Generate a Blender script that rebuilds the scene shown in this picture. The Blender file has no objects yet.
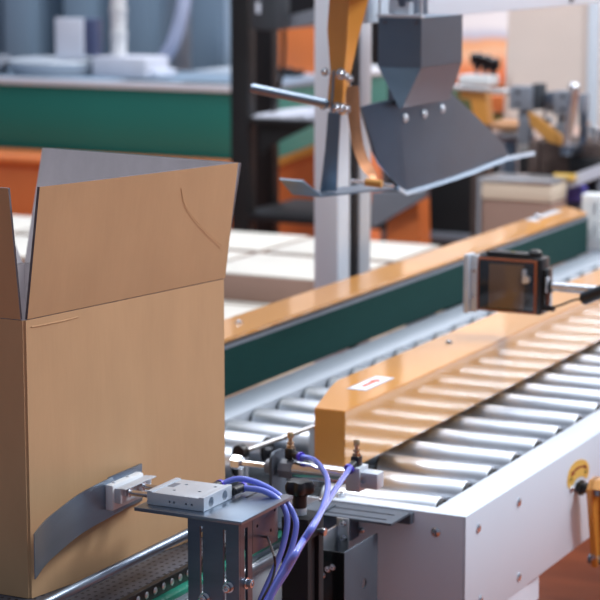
import bpy, bmesh, math, random
from mathutils import Vector, Matrix
random.seed(7)
scene = bpy.context.scene
col = scene.collection
PI = math.pi

# ------------------------------------------------------------------ camera
FPX = 2131.0
PITCH = math.atan(368/2131.0)
YAW = math.radians(26.7)
CAM = Vector((0, 0, 1.70))
fw = Vector((math.cos(YAW)*math.cos(PITCH), math.sin(YAW)*math.cos(PITCH), -math.sin(PITCH)))
rt = Vector((math.sin(YAW), -math.cos(YAW), 0))
up = rt.cross(fw)
cd = bpy.data.cameras.new('camera')
cam = bpy.data.objects.new('camera', cd)
col.objects.link(cam)
cam.matrix_world = Matrix.Translation(CAM) @ Matrix((rt, up, -fw)).transposed().to_4x4()
cd.sensor_width = 36
cd.sensor_fit = 'HORIZONTAL'
cd.lens = FPX/600*36
cd.clip_end = 100
cd.dof.use_dof = True
cd.dof.focus_distance = 2.78
cd.dof.aperture_fstop = 8.0
scene.camera = cam

# a photo point read on a real plane of the place (axis 0/1/2 = value)
def at(px, py, ax, v):
    d = fw + rt*((px-300)/FPX) + up*((300-py)/FPX)
    return CAM + d*((v-CAM[ax])/d[ax])

# ------------------------------------------------------------------ materials
def lin(c):
    return tuple((x/255/12.92 if x/255 <= .04045 else ((x/255+.055)/1.055)**2.4) for x in c)

def mat(name, rgb, metal=0.0, rough=0.5, var=0.0, vscale=(8, 8, 8), bump=0.0, bscale=None,
        coat=0.0, coat_rough=0.08, rvar=0.0, spec=0.5, ior=None):
    m = bpy.data.materials.new(name)
    m.use_nodes = True
    nt = m.node_tree
    b = nt.nodes['Principled BSDF']
    c = lin(rgb)
    b.inputs['Base Color'].default_value = (*c, 1)
    b.inputs['Metallic'].default_value = metal
    b.inputs['Roughness'].default_value = rough
    b.inputs['Specular IOR Level'].default_value = spec
    if ior: b.inputs['IOR'].default_value = ior
    b.inputs['Coat Weight'].default_value = coat
    b.inputs['Coat Roughness'].default_value = coat_rough
    if var or bump or rvar:
        tc = nt.nodes.new('ShaderNodeTexCoord')
        mp = nt.nodes.new('ShaderNodeMapping')
        mp.inputs['Scale'].default_value = vscale
        nt.links.new(tc.outputs['Object'], mp.inputs['Vector'])
        n = nt.nodes.new('ShaderNodeTexNoise')
        n.inputs['Scale'].default_value = 1
        n.inputs['Detail'].default_value = 6
        n.inputs['Roughness'].default_value = .6
        nt.links.new(mp.outputs[0], n.inputs['Vector'])
        if var:
            r = nt.nodes.new('ShaderNodeValToRGB')
            r.color_ramp.elements[0].position = .3
            r.color_ramp.elements[1].position = .7
            r.color_ramp.elements[0].color = (*[x*(1-var) for x in c], 1)
            r.color_ramp.elements[1].color = (*[min(1, x*(1+var)) for x in c], 1)
            nt.links.new(n.outputs['Fac'], r.inputs[0])
            nt.links.new(r.outputs[0], b.inputs['Base Color'])
        if rvar:
            mr = nt.nodes.new('ShaderNodeMapRange')
            mr.inputs['To Min'].default_value = max(0.02, rough-rvar)
            mr.inputs['To Max'].default_value = rough+rvar
            nt.links.new(n.outputs['Fac'], mr.inputs['Value'])
            nt.links.new(mr.outputs[0], b.inputs['Roughness'])
        if bump:
            n2 = n
            if bscale:
                mp2 = nt.nodes.new('ShaderNodeMapping')
                mp2.inputs['Scale'].default_value = bscale
                nt.links.new(tc.outputs['Object'], mp2.inputs['Vector'])
                n2 = nt.nodes.new('ShaderNodeTexNoise')
                n2.inputs['Scale'].default_value = 1
                n2.inputs['Detail'].default_value = 4
                nt.links.new(mp2.outputs[0], n2.inputs['Vector'])
            bp = nt.nodes.new('ShaderNodeBump')
            bp.inputs['Strength'].default_value = bump
            bp.inputs['Distance'].default_value = .002
            nt.links.new(n2.outputs['Fac'], bp.inputs['Height'])
            nt.links.new(bp.outputs[0], b.inputs['Normal'])
    return m

M = {}
M['kraft'] = mat('kraft', (200, 161, 122), 0, .75, .05, (14, 14, 5), .12, (120, 120, 14), spec=.25)
M['kraft_in'] = mat('kraft_inside', (196, 190, 192), 0, .8, .07, (30, 30, 10), .2, (150, 150, 30), spec=.2)
M['kraft_edge'] = mat('kraft_edge', (96, 88, 92), 0, .9, .3, (300, 300, 60), .3)
M['yellow'] = mat('yellow_paint', (212, 146, 62), 0, .4, .03, (5, 5, 5), 0, coat=.9, coat_rough=.05, ior=1.45)
M['yellow_top'] = M['yellow']
M['white'] = mat('white_paint', (212, 222, 235), 0, .35, .015, (4, 4, 4), .03, (200, 200, 200), spec=.4)
M['roller'] = mat('roller_steel', (218, 224, 232), 1, .42, .06, (40, 6, 40), .05, (40, 300, 40), rvar=.1)
M['rail_grey'] = mat('satin_grey_rail', (172, 182, 194), .2, .45, .03, (6, 6, 6))
M['hose_grey'] = mat('hose_grey', (150, 160, 188), 0, .5, .05, (10, 10, 10))
M['black'] = mat('black_plastic', (22, 23, 26), 0, .38, .1, (20, 20, 20))
M['black_gloss'] = mat('black_gloss', (14, 15, 18), 0, .15)
M['black_matte'] = mat('black_matte', (12, 14, 20), 0, .6, .15, (20, 20, 20))
M['green_belt'] = mat('green_belt', (20, 56, 54), 0, .8, .08, (30, 30, 200), .1, (200, 200, 200), spec=.12)
M['green_panel'] = mat('green_panel', (22, 112, 104), 0, .5, .03, (2, 2, 2))
M['green_strip'] = mat('green_strip', (40, 140, 118), 0, .35, .05)
M['steel'] = mat('brushed_steel', (140, 154, 170), 1, .33, .08, (6, 6, 60), .03, (30, 30, 400), rvar=.08)
M['dark_steel'] = mat('dark_steel', (112, 124, 140), 1, .36, .1, (8, 8, 30), .04, (40, 40, 200), rvar=.1)
M['slot_steel'] = mat('matt_steel', (92, 101, 113), .6, .55, .08, (6, 40, 6))
M['scoop_steel'] = mat('scoop_steel', (112, 130, 148), 1, .38, .1, (4, 4, 8), .03, (10, 10, 100), rvar=.1)
M['chrome'] = mat('chrome', (212, 214, 220), 1, .2, .02)
M['alu'] = mat('anodised_aluminium', (200, 208, 218), .3, .42, .03, (30, 30, 30), .04, (300, 300, 300))
M['alu_bright'] = mat('bright_aluminium', (206, 210, 216), .9, .28, .04, (60, 10, 60))
M['plastic_white'] = mat('white_plastic', (222, 226, 230), 0, .35, .02, spec=.4)
M['brass'] = mat('brass', (206, 176, 136), 1, .28, .1, (100, 100, 100))
M['bronze'] = mat('bronze_strip', (190, 134, 98), 1, .32, .2, (20, 20, 20), rvar=.1)
M['tube'] = mat('blue_tube', (118, 134, 232), 0, .25, .04, (20, 20, 20), spec=.7, coat=.3)
M['tube_ring'] = mat('violet_ring', (70, 52, 190), 0, .35)
M['orange'] = mat('orange_panel', (222, 122, 62), 0, .45, .05, (3, 3, 3), coat=.3)
M['locker'] = mat('blue_grey_locker', (128, 150, 172), 0, .5, .03, (2, 2, 2))
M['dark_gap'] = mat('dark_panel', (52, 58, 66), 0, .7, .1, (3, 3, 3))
M['grey'] = mat('grey_paint', (120, 126, 138), 0, .45, .05, (10, 10, 10))
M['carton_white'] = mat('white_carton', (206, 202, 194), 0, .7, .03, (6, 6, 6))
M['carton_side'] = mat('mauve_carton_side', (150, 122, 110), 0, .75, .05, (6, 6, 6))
M['cream'] = mat('cream_sheet', (222, 206, 186), 0, .4, .04, (3, 3, 3))
M['panel_white'] = mat('white_sheet_panel', (238, 224, 216), 0, .3, .05, (1.5, 1.5, 3))
M['frost'] = mat('frosted_sheet', (210, 218, 234), 0, .4, .03)
M['navy'] = mat('navy_side', (66, 76, 110), 0, .4)
M['red'] = mat('arrow_red', (206, 84, 52), 0, .5)
M['darkred'] = mat('arrow_dark_red', (132, 44, 30), 0, .5)
M['olive'] = mat('olive_print', (120, 110, 50), 0, .5)
M['sticker'] = mat('sticker_yellow', (226, 186, 92), 0, .4)
M['sticker_w'] = mat('sticker_white', (232, 234, 242), 0, .35)
M['sticker_b'] = mat('sticker_border', (176, 184, 204), 0, .35)
M['screen'] = mat('screen_glass', (104, 82, 66), 0, .25, .03, (10, 10, 10), coat=.5)
M['screen_dark'] = mat('screen_surround', (34, 38, 46), 0, .2, coat=.5)
M['brown_trim'] = mat('orange_brown_trim', (150, 78, 42), 0, .35)
M['paper'] = mat('paper', (206, 210, 224), 0, .7, .05, (8, 8, 8))
M['tan'] = mat('tan_leather', (190, 140, 100), 0, .6, .12, (12, 12, 12))
M['brown_metal'] = mat('brown_grey_metal', (92, 78, 74), .4, .45, .15, (8, 8, 8))
M['amber'] = mat('amber_lever', (190, 138, 70), .2, .35, .1, (8, 8, 8))
M['violet'] = mat('violet_box', (112, 104, 190), 0, .45, .1, (10, 10, 10))

def holes_material():
    m = bpy.data.materials.new('chain_belt')
    m.use_nodes = True
    nt = m.node_tree
    b = nt.nodes['Principled BSDF']
    tc = nt.nodes.new('ShaderNodeTexCoord')
    mp = nt.nodes.new('ShaderNodeMapping')
    mp.inputs['Scale'].default_value = (62, 90, 0)
    nt.links.new(tc.outputs['Object'], mp.inputs[0])
    v = nt.nodes.new('ShaderNodeTexVoronoi')
    v.inputs['Scale'].default_value = 1
    v.inputs['Randomness'].default_value = .12
    nt.links.new(mp.outputs[0], v.inputs[0])
    r = nt.nodes.new('ShaderNodeValToRGB')
    r.color_ramp.interpolation = 'CONSTANT'
    r.color_ramp.elements[0].color = (.006, .006, .008, 1)
    r.color_ramp.elements[1].position = .22
    r.color_ramp.elements[1].color = (*lin((92, 94, 104)), 1)
    nt.links.new(v.outputs['Distance'], r.inputs[0])
    nt.links.new(r.outputs[0], b.inputs['Base Color'])
    b.inputs['Roughness'].default_value = .45
    b.inputs['Metallic'].default_value = .3
    bp = nt.nodes.new('ShaderNodeBump')
    bp.inputs['Distance'].default_value = .002
    nt.links.new(r.outputs[0], bp.inputs['Height'])
    nt.links.new(bp.outputs[0], b.inputs['Normal'])
    return m
M['chain'] = holes_material()

def floor_material():
    m = bpy.data.materials.new('red_brown_floor')
    m.use_nodes = True
    nt = m.node_tree
    b = nt.nodes['Principled BSDF']
    tc = nt.nodes.new('ShaderNodeTexCoord')
    mp = nt.nodes.new('ShaderNodeMapping')
    mp.inputs['Scale'].default_value = (9, 1.2, 1)
    nt.links.new(tc.outputs['Object'], mp.inputs[0])
    n = nt.nodes.new('ShaderNodeTexNoise')
    n.inputs['Scale'].default_value = 2
    n.inputs['Detail'].default_value = 6
    nt.links.new(mp.outputs[0], n.inputs[0])
    r = nt.nodes.new('ShaderNodeValToRGB')
    r.color_ramp.elements[0].position = .35
    r.color_ramp.elements[1].position = .68
    r.color_ramp.elements[0].color = (*lin((130, 62, 36)), 1)
    r.color_ramp.elements[1].color = (*lin((180, 94, 56)), 1)
    nt.links.new(n.outputs['Fac'], r.inputs[0])
    nt.links.new(r.outputs[0], b.inputs['Base Color'])
    b.inputs['Roughness'].default_value = .4
    return m
M['floor'] = floor_material()

def banner_material():
    m = bpy.data.materials.new('printed_banner')
    m.use_nodes = True
    nt = m.node_tree
    b = nt.nodes['Principled BSDF']
    tc = nt.nodes.new('ShaderNodeTexCoord')
    sp = nt.nodes.new('ShaderNodeSeparateXYZ')
    nt.links.new(tc.outputs['Generated'], sp.inputs[0])
    n = nt.nodes.new('ShaderNodeTexNoise')
    n.inputs['Scale'].default_value = 3
    nt.links.new(tc.outputs['Object'], n.inputs[0])
    ma = nt.nodes.new('ShaderNodeMath')
    ma.operation = 'MULTIPLY_ADD'
    ma.inputs[1].default_value = .12
    nt.links.new(n.outputs['Fac'], ma.inputs[0])
    nt.links.new(sp.outputs['Z'], ma.inputs[2])
    r = nt.nodes.new('ShaderNodeValToRGB')
    e = r.color_ramp.elements
    e[0].position = 0
    e[0].color = (*lin((70, 92, 60)), 1)
    e[1].position = 1
    e[1].color = (*lin((236, 238, 244)), 1)
    for p, c in ((.25, (90, 96, 66)), (.31, (226, 116, 70)), (.42, (244, 160, 112)), (.50, (250, 206, 170)), (.57, (246, 180, 130)), (.61, (196, 204, 226)), (.68, (240, 242, 248))):
        x = e.new(p)
        x.color = (*lin(c), 1)
    nt.links.new(ma.outputs[0], r.inputs[0])
    nt.links.new(r.outputs[0], b.inputs['Base Color'])
    b.inputs['Roughness'].default_value = .6
    return m
M['banner'] = banner_material()

# ------------------------------------------------------------------ mesh helpers
class MB:
    def __init__(s):
        s.bm = bmesh.new()
    def _tf(s, vs, mt):
        if mt is not None: bmesh.ops.transform(s.bm, matrix=mt, verts=vs)
    def box(s, a, b, bev=0.0, mt=None, mi=0, seg=2):
        a = Vector(a); b = Vector(b)
        r = bmesh.ops.create_cube(s.bm, size=1)
        vs = r['verts']
        c = (a+b)/2; d = b-a
        for v in vs:
            v.co = Vector((v.co.x*d.x, v.co.y*d.y, v.co.z*d.z)) + c
        fs = set(f for v in vs for f in v.link_faces)
        for f in fs: f.material_index = mi
        s._tf(vs, mt)
        if bev:
            es = list(set(e for v in vs for e in v.link_edges))
            bmesh.ops.bevel(s.bm, geom=es, offset=bev, segments=seg, affect='EDGES', profile=.5)
        return s
    def cyl(s, p0, p1, r, seg=20, r2=None, bev=0.0, mi=0):
        p0 = Vector(p0); p1 = Vector(p1)
        d = p1-p0
        q = d.to_track_quat('Z', 'Y').to_matrix().to_4x4()
        o = bmesh.ops.create_cone(s.bm, cap_ends=True, segments=seg, radius1=r, radius2=r if r2 is None else r2, depth=d.length)
        vs = o['verts']
        fs = set(f for v in vs for f in v.link_faces)
        for f in fs: f.material_index = mi
        bmesh.ops.transform(s.bm, matrix=Matrix.Translation((p0+p1)/2) @ q, verts=vs)
        if bev:
            es = [e for f in fs if len(f.verts) > 4 for e in f.edges]
            bmesh.ops.bevel(s.bm, geom=list(set(es)), offset=bev, segments=2, affect='EDGES')
        return s
    def lathe(s, p0, axis, prof, seg=20, mi=0):
        # prof: list of (distance along axis, radius)
        p0 = Vector(p0)
        q = Vector(axis).to_track_quat('Z', 'Y').to_matrix()
        rings = []
        for h, r in prof:
            ring = []
            for k in range(seg):
                a = 2*PI*k/seg
                ring.append(s.bm.verts.new(p0 + q @ Vector((r*math.cos(a), r*math.sin(a), h))))
            rings.append(ring)
        for i in range(len(rings)-1):
            for k in range(seg):
                f = s.bm.faces.new((rings[i][k], rings[i][(k+1) % seg], rings[i+1][(k+1) % seg], rings[i+1][k]))
                f.material_index = mi
        f = s.bm.faces.new(list(reversed(rings[0]))); f.material_index = mi
        f = s.bm.faces.new(rings[-1]); f.material_index = mi
        return s
    def prism(s, pts, vec, bev=0.0, mi=0):
        # closed polygon of 3D points, extruded by vec
        vec = Vector(vec)
        a = [s.bm.verts.new(Vector(p)) for p in pts]
        b = [s.bm.verts.new(Vector(p)+vec) for p in pts]
        n = len(a)
        fs = [s.bm.faces.new(a), s.bm.faces.new(list(reversed(b)))]
        for i in range(n):
            fs.append(s.bm.faces.new((a[i], b[i], b[(i+1) % n], a[(i+1) % n])))
        for f in fs: f.material_index = mi
        bmesh.ops.recalc_face_normals(s.bm, faces=fs)
        if bev:
            es = list(set(e for f in fs for e in f.edges))
            bmesh.ops.bevel(s.bm, geom=es, offset=bev, segments=2, affect='EDGES')
        return s
    def tube(s, pts, r, seg=12, sub=6, mi=0, cap=True):
        pts = [Vector(p) for p in pts]
        path = []
        if len(pts) > 2 and sub > 1:
            P = [2*pts[0]-pts[1]] + pts + [2*pts[-1]-pts[-2]]
            for i in range(1, len(P)-2):
                for k in range(sub):
                    t = k/sub
                    p0, p1, p2, p3 = P[i-1], P[i], P[i+1], P[i+2]
                    path.append(.5*((2*p1)+(-p0+p2)*t+(2*p0-5*p1+4*p2-p3)*t*t+(-p0+3*p1-3*p2+p3)*t**3))
            path.append(pts[-1])
        else: path = pts
        rings = []
        ref = None
        for i, p in enumerate(path):
            d = (path[min(i+1, len(path)-1)]-path[max(i-1, 0)]).normalized()
            if ref is None:
                ref = d.orthogonal().normalized()
            ref = (ref - d*ref.dot(d)).normalized()
            o = d.cross(ref)
            rings.append([s.bm.verts.new(p + r*(math.cos(2*PI*k/seg)*ref + math.sin(2*PI*k/seg)*o)) for k in range(seg)])
        for i in range(len(rings)-1):
            for k in range(seg):
                f = s.bm.faces.new((rings[i][k], rings[i][(k+1) % seg], rings[i+1][(k+1) % seg], rings[i+1][k]))
                f.material_index = mi
        if cap:
            s.bm.faces.new(list(reversed(rings[0]))); s.bm.faces.new(rings[-1])
        return s
    def strip(s, top, bot, nrm, th, mi=0, sub=1):
        # ribbon between two polylines with thickness along nrm (vector or list of vectors)
        n = len(top)
        N = nrm if isinstance(nrm, list) else [Vector(nrm)]*n
        A = [s.bm.verts.new(Vector(p)) for p in top]
        B = [s.bm.verts.new(Vector(p)) for p in bot]
        A2 = [s.bm.verts.new(Vector(p)+Vector(N[i])*th) for i, p in enumerate(top)]
        B2 = [s.bm.verts.new(Vector(p)+Vector(N[i])*th) for i, p in enumerate(bot)]
        fs = []
        for i in range(n-1):
            fs += [s.bm.faces.new((A[i], A[i+1], B[i+1], B[i])), s.bm.faces.new((A2[i+1], A2[i], B2[i], B2[i+1])),
                   s.bm.faces.new((A[i+1], A[i], A2[i], A2[i+1])), s.bm.faces.new((B[i], B[i+1], B2[i+1], B2[i]))]
        fs += [s.bm.faces.new((A[0], B[0], B2[0], A2[0])), s.bm.faces.new((B[-1], A[-1], A2[-1], B2[-1]))]
        for f in fs: f.material_index = mi
        bmesh.ops.recalc_face_normals(s.bm, faces=fs)
        return s
    def hexa(s, c8, mi=0):
        # 8 corners: bottom 4 then top 4
        v = [s.bm.verts.new(Vector(p)) for p in c8]
        fs = [s.bm.faces.new([v[i] for i in q]) for q in ((3, 2, 1, 0), (4, 5, 6, 7), (0, 1, 5, 4), (1, 2, 6, 5), (2, 3, 7, 6), (3, 0, 4, 7))]
        for f in fs: f.material_index = mi
        bmesh.ops.recalc_face_normals(s.bm, faces=fs)
        return s
    def build(s, name, m, parent=None, smooth=35, cut=None):
        me = bpy.data.meshes.new(name)
        off = Vector(parent['_o']) if parent is not None else Vector((0, 0, 0))
        if off.length: bmesh.ops.translate(s.bm, vec=-off, verts=s.bm.verts[:])
        s.bm.to_mesh(me)
        s.bm.free()
        for x in (m if isinstance(m, (list, tuple)) else [m]): me.materials.append(M[x])
        o = bpy.data.objects.new(name, me)
        col.objects.link(o)
        if parent is not None:
            o.parent = parent
            o['_o'] = parent['_o']
        else: o['_o'] = (0.0, 0.0, 0.0)
        if cut is not None:
            if off.length: bmesh.ops.translate(cut.bm, vec=-off, verts=cut.bm.verts[:])
            cm = bpy.data.meshes.new('cutter'); cut.bm.to_mesh(cm); cut.bm.free()
            co = bpy.data.objects.new('cutter', cm); col.objects.link(co)
            if parent is not None: co.parent = parent
            bpy.context.view_layer.update()
            md = o.modifiers.new('cut', 'BOOLEAN'); md.object = co; md.solver = 'EXACT'; md.operation = 'DIFFERENCE'
            bpy.context.view_layer.update()
            dg = bpy.context.evaluated_depsgraph_get()
            nm = bpy.data.meshes.new_from_object(o.evaluated_get(dg))
            o.modifiers.clear()
            o.data = nm
            bpy.data.objects.remove(co)
            me = nm
        if smooth:
            me.polygons.foreach_set('use_smooth', [True]*len(me.polygons))
            me.set_sharp_from_angle(angle=math.radians(smooth))
        return o

def thing(name, label, cat, loc=(0, 0, 0), group=None, kind=None):
    o = bpy.data.objects.new(name, None)
    o.empty_display_size = .05
    col.objects.link(o)
    o.location = loc
    o['_o'] = tuple(float(x) for x in loc)
    if label: o['label'] = label
    if cat: o['category'] = cat
    if group: o['group'] = group
    if kind: o['kind'] = kind
    return o

def tag(o, label, cat, group=None, kind=None):
    o['label'] = label; o['category'] = cat
    if group: o['group'] = group
    if kind: o['kind'] = kind
    return o

def kids(o): return [c for c in bpy.data.objects if c.parent == o]
def dup(o, parent=None, delta=None, label=None):
    c = o.copy(); col.objects.link(c)
    if parent is not None: c.parent = parent
    if delta is not None: c.location = o.location + Vector(delta)
    if label: c['label'] = label
    for k in kids(o): dup(k, c)
    return c

def plate(mb, origin, ud, vd, nd, w, h, th, slots=()):
    """flat plate w (along ud) by h (along vd) with straight slots given as (u0,u1,v0,v1)"""
    o = Vector(origin); ud = Vector(ud); vd = Vector(vd); nd = Vector(nd)
    us = sorted(set([0, w]+[s_[0] for s_ in slots]+[s_[1] for s_ in slots]))
    vs = sorted(set([0, h]+[s_[2] for s_ in slots]+[s_[3] for s_ in slots]))
    for i in range(len(us)-1):
        j = 0
        while j < len(vs)-1:
            uc = (us[i]+us[i+1])/2
            def solid(jj):
                vc = (vs[jj]+vs[jj+1])/2
                return not any(s_[0] < uc < s_[1] and s_[2] < vc < s_[3] for s_ in slots)
            if not solid(j): j += 1; continue
            k = j
            while k+1 < len(vs)-1 and solid(k+1): k += 1
            a = o+ud*us[i]+vd*vs[j]; b = o+ud*us[i+1]+vd*vs[j]
            c = o+ud*us[i+1]+vd*vs[k+1]; d = o+ud*us[i]+vd*vs[k+1]
            mb.hexa([a, b, c, d, a+nd*th, b+nd*th, c+nd*th, d+nd*th])
            j = k+1
    return mb

def bolt(parent, p, d, r=.004, h=.004, name='bolt', m='chrome', dome=True, washer=True):
    p = Vector(p); d = Vector(d).normalized()
    b = MB()
    pr = []
    if washer: pr += [(-.001, r*1.45), (.001, r*1.45), (.0011, r)]
    else: pr += [(-.001, r)]
    if dome: pr += [(h*.5, r), (h*.85, r*.75), (h, r*.3)]
    else: pr += [(h, r), (h, r*.55), (h*.5, r*.5)]
    b.lathe(p, d, pr, 16)
    return b.build(name, m, parent)

# ------------------------------------------------------------------ setting
f = MB().box((-2, -6, -.1), (16, 14, 0)).build('floor', 'floor', smooth=0); f['kind'] = 'structure'
w = MB().box((14, -6, 0), (14.1, 14, 4.5)).build('wall_back', 'panel_white', smooth=0); w['kind'] = 'structure'

# ------------------------------------------------------------------ outfeed roller conveyor frame
NY = 1.2156          # outer near side
NX = 2.994           # near end
fr = thing('roller_conveyor', 'long white painted conveyor frame with bolt heads on its end corner', 'conveyor', (NX, NY, 0))
XE = 7.0
b = MB()
b.box((NX, NY, .612), (XE, NY+.004, .80), .0012)
b.box((NX+.001, NY+.0035, .785), (XE, NY+.064, .80), .0015)
b.box((NX+.001, NY+.061, .74), (XE, NY+.064, .7860))
b.build('near_side_rail', 'white', fr)
b = MB()
b.box((NX, NY+.004, .56), (NX+.004, 1.62, .80), .0012)
b.box((NX+.0035, NY+.0645, .785), (NX+.034, 1.45, .7998), .001)
b.build('end_plate', 'white', fr)
b = MB()
b.prism([(NX, NY+.001, .64), (NX+.282, NY+.001, .64), (NX+.282, NY+.001, 0.5), (NX+.28, NY+.001, .02), (NX+.0, NY+.001, .02)], (0, .004, 0))
b.build('corner_leg_plate', 'white', fr)
b = MB()
b.box((2.99, 1.868, .70), (XE, 1.955, .803), .002)
b.build('far_side_rail', 'rail_grey', fr)
MB().box((3.0, NY+.07, .700), (XE, 1.866, .703)).build('added_shade_pan', 'dark_gap', fr)  # added dark pan, stands in for the shade between the rollers
for x in (3.10, 4.8, 6.7):
    for y in (1.24, 1.90):
        b = MB().box((x, y, 0), (x+.05, y+.045, .62 if y < 1.5 else .71), .002)
        b.build('leg', 'white', fr)
for x in (3.3, 4.6, 5.9):
    MB().box((x, NY+.004, .64), (x+.04, 1.868, .70), .002).build('cross_beam', 'white', fr)
# little bracket beneath the near corner
b = MB().box((3.279, NY+.006, .57), (3.345, NY+.010, .615)).box((3.279, NY+.006, .566), (3.345, NY+.05, .57))
b.build('cable_bracket', 'white', fr)
for p in ((478, 528), (518.5, 502), (518.5, 577), (480, 600)):
    q = at(p[0], p[1], 1, NY)
    bolt(fr, (q.x, NY, q.z), (0, -1, 0), .0075, .004, m='chrome', washer=False)
q = at(436, 532, 0, NX)
bolt(fr, (NX, q.y, q.z), (-1, 0, 0), .0078, .004, m='chrome', washer=False)
q = at(362, 530, 0, NX)
bolt(fr, (NX, q.y, q.z), (-1, 0, 0), .005, .004, m='chrome', washer=False)

# ------------------------------------------------------------------ rollers
ORD = ['first', 'second', 'third', 'fourth', 'fifth', 'sixth', 'seventh', 'eighth', 'ninth', 'tenth', 'eleventh', 'twelfth',
       'thirteenth', 'fourteenth', 'fifteenth', 'sixteenth', 'seventeenth', 'eighteenth', 'nineteenth', 'twentieth',
       'twenty first', 'twenty second', 'twenty third', 'twenty fourth', 'twenty fifth', 'twenty sixth']
RR = .0268
RZ = .804-RR
def roller(x, y0, y1, label, group):
    t = thing('conveyor_roller', label, 'roller', (x, y0, RZ), group)
    MB().lathe((x, y0, RZ), (0, 1, 0), [(.004, RR-.004), (.0045, RR-.001), (.006, RR), (y1-y0-.006, RR), (y1-y0-.0045, RR-.001), (y1-y0-.004, RR-.004)], 40).build('tube', 'roller', t)
    MB().lathe((x, y0, RZ), (0, 1, 0), [(-.001, .012), (-.001, .022), (.0042, RR-.003)], 24).build('bearing_cap', 'black', t)
    MB().lathe((x, y1, RZ), (0, -1, 0), [(-.001, .012), (-.001, .022), (.0042, RR-.003)], 24).build('bearing_cap', 'black', t)
    MB().cyl((x, y0-.007, RZ), (x, y1+.004, RZ), .006, 6).build('axle', 'chrome', t)
    return t
PITCHX = .1110
for k in range(27):
    x = 3.056+PITCHX*k+.016
    if k < 3:
        roller(x, 1.288, 1.50, 'short shiny steel roller, %s from the bolted end corner of the white frame' % ORD[k], 'steel rollers in front of the near yellow guide')
    else:
        roller(x, 1.288, 1.864, 'shiny steel roller running under the near yellow guide, %s from the white frame corner' % ORD[k] if k < 26 else 'shiny steel roller at the far right end of the row', 'full width steel rollers under the guides')
for k in range(3):
    x = 3.056+PITCHX*k+.045
    roller(x, 1.735, 1.864, 'short steel roller beside the far green belt, %s from the cardboard box' % ORD[k], 'short rollers beside the far green belt')
# inner rail that carries the ends of the short rollers
t = thing('inner_rail', 'slim aluminium rod with a black collar between the box and the yellow guide', 'rail', (3.15, 1.67, .80))
MB().tube([(3.13, 1.685, .822), (3.36, 1.66, .822)], .0045, sub=1).build('rod', 'alu_bright', t)
b = MB(); b.lathe((3.125, 1.688, .822), (1, -.1, 0), [(-.004, .006), (-.004, .013), (.012, .013), (.012, .008)], 20)
b.build('collar', 'black', t)
MB().cyl((3.129, 1.687, .71), (3.129, 1.687, .812), .004, 12).cyl((3.145, 1.685, .71), (3.145, 1.685, .822), .003, 12).build('post', 'alu', t)
MB().box((3.05, 1.66, .7032), (3.36, 1.715, .715), .002).build('base', 'grey', t)
MB().box((3.355, 1.65, .71), (3.36, 1.67, .822), .001).build('mount', 'alu', t)

# ------------------------------------------------------------------ near yellow guide
gn = thing('side_guide', 'near yellow side guide with chamfered end, round bolt and small white arrow sticker', 'guide', (3.1, 1.5, .81))
ZT = .92; ZB = .815
pts = [(3.103, 1.478), (6.6, 1.478), (6.6, 1.597), (3.32, 1.597), (3.275, 1.587), (3.103, 1.534)]
b = MB().prism([(x, y, ZB) for x, y in pts], (0, 0, ZT-ZB), .0018)
b.build('cover', 'yellow', gn)
# sticker
a = [at(*p, 2, ZT+.0006) for p in ((346, 389), (366, 391), (395, 378), (376, 376))]
x0, x1, y0, y1 = 3.262, 3.384, 1.5135, 1.551
MB().box((x0, y0, ZT+.0002), (x1, y1, ZT+.0006)).build('sticker', 'sticker_b', gn)
MB().box((x0+.005, y0+.0035, ZT+.0005), (x1-.005, y1-.0035, ZT+.001)).build('sticker_face', 'sticker_w', gn)
ym = (y0+y1)/2
MB().prism([(3.290, ym-.004, ZT+.001), (3.338, ym-.004, ZT+.001), (3.338, ym-.0115, ZT+.001), (3.358, ym, ZT+.001), (3.338, ym+.0115, ZT+.001), (3.338, ym+.004, ZT+.001), (3.290, ym+.004, ZT+.001)], (0, 0, .0003)).build('printed_arrow', 'red', gn)
q = at(449, 343, 2, ZT)
bolt(gn, q, (0, 0, 1), .0055, .006)
q = at(490, 318, 2, ZT)
for x in (3.5, 4.6, 5.8):
    MB().box((x, 1.52, .7035), (x+.03, 1.56, .74)).build('support', 'steel', gn)

# ------------------------------------------------------------------ far guide
gf = thing('side_guide', 'far side guide, long yellow top plate over a dark green belt', 'guide', (3.2, 2.0, .80))
b = MB().prism([(2.9, 1.946, .9175), (5.66, 1.946, .9175), (5.76, 2.045, .9175), (2.9, 2.05, .9175)], (0, 0, .0085), .001)
b.build('top_plate', 'yellow', gf)
MB().box((2.9, 1.949, .809), (5.68, 1.956, .906), .001).build('belt', 'green_belt', gf)
MB().box((2.9, 1.9485, .903), (5.68, 1.9575, .911), .001).build('belt_edge', 'grey', gf)
MB().box((2.9, 1.965, .806), (5.66, 2.04, .9175)).build('core', 'black_matte', gf)
MB().cyl((5.68, 1.985, .809), (5.68, 1.985, .909), .034, 24).build('end_pulley', 'green_belt', gf)
q = at(239, 323, 2, .926); bolt(gf, q, (0, 0, 1), .006, .006)
q = at(541, 217, 2, .926)
MB().box((q.x-.09, q.y-.012, .926), (q.x+.14, q.y+.012, .9285), .001).build('slotted_tab', 'alu', gf)
bolt(gf, (q.x-.03, q.y, .9285), (0, 0, 1), .009, .01)
for x in (3.3, 4.6): MB().box((x, 1.97, .70), (x+.04, 2.03, .81)).build('support', 'steel', gf)

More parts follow.
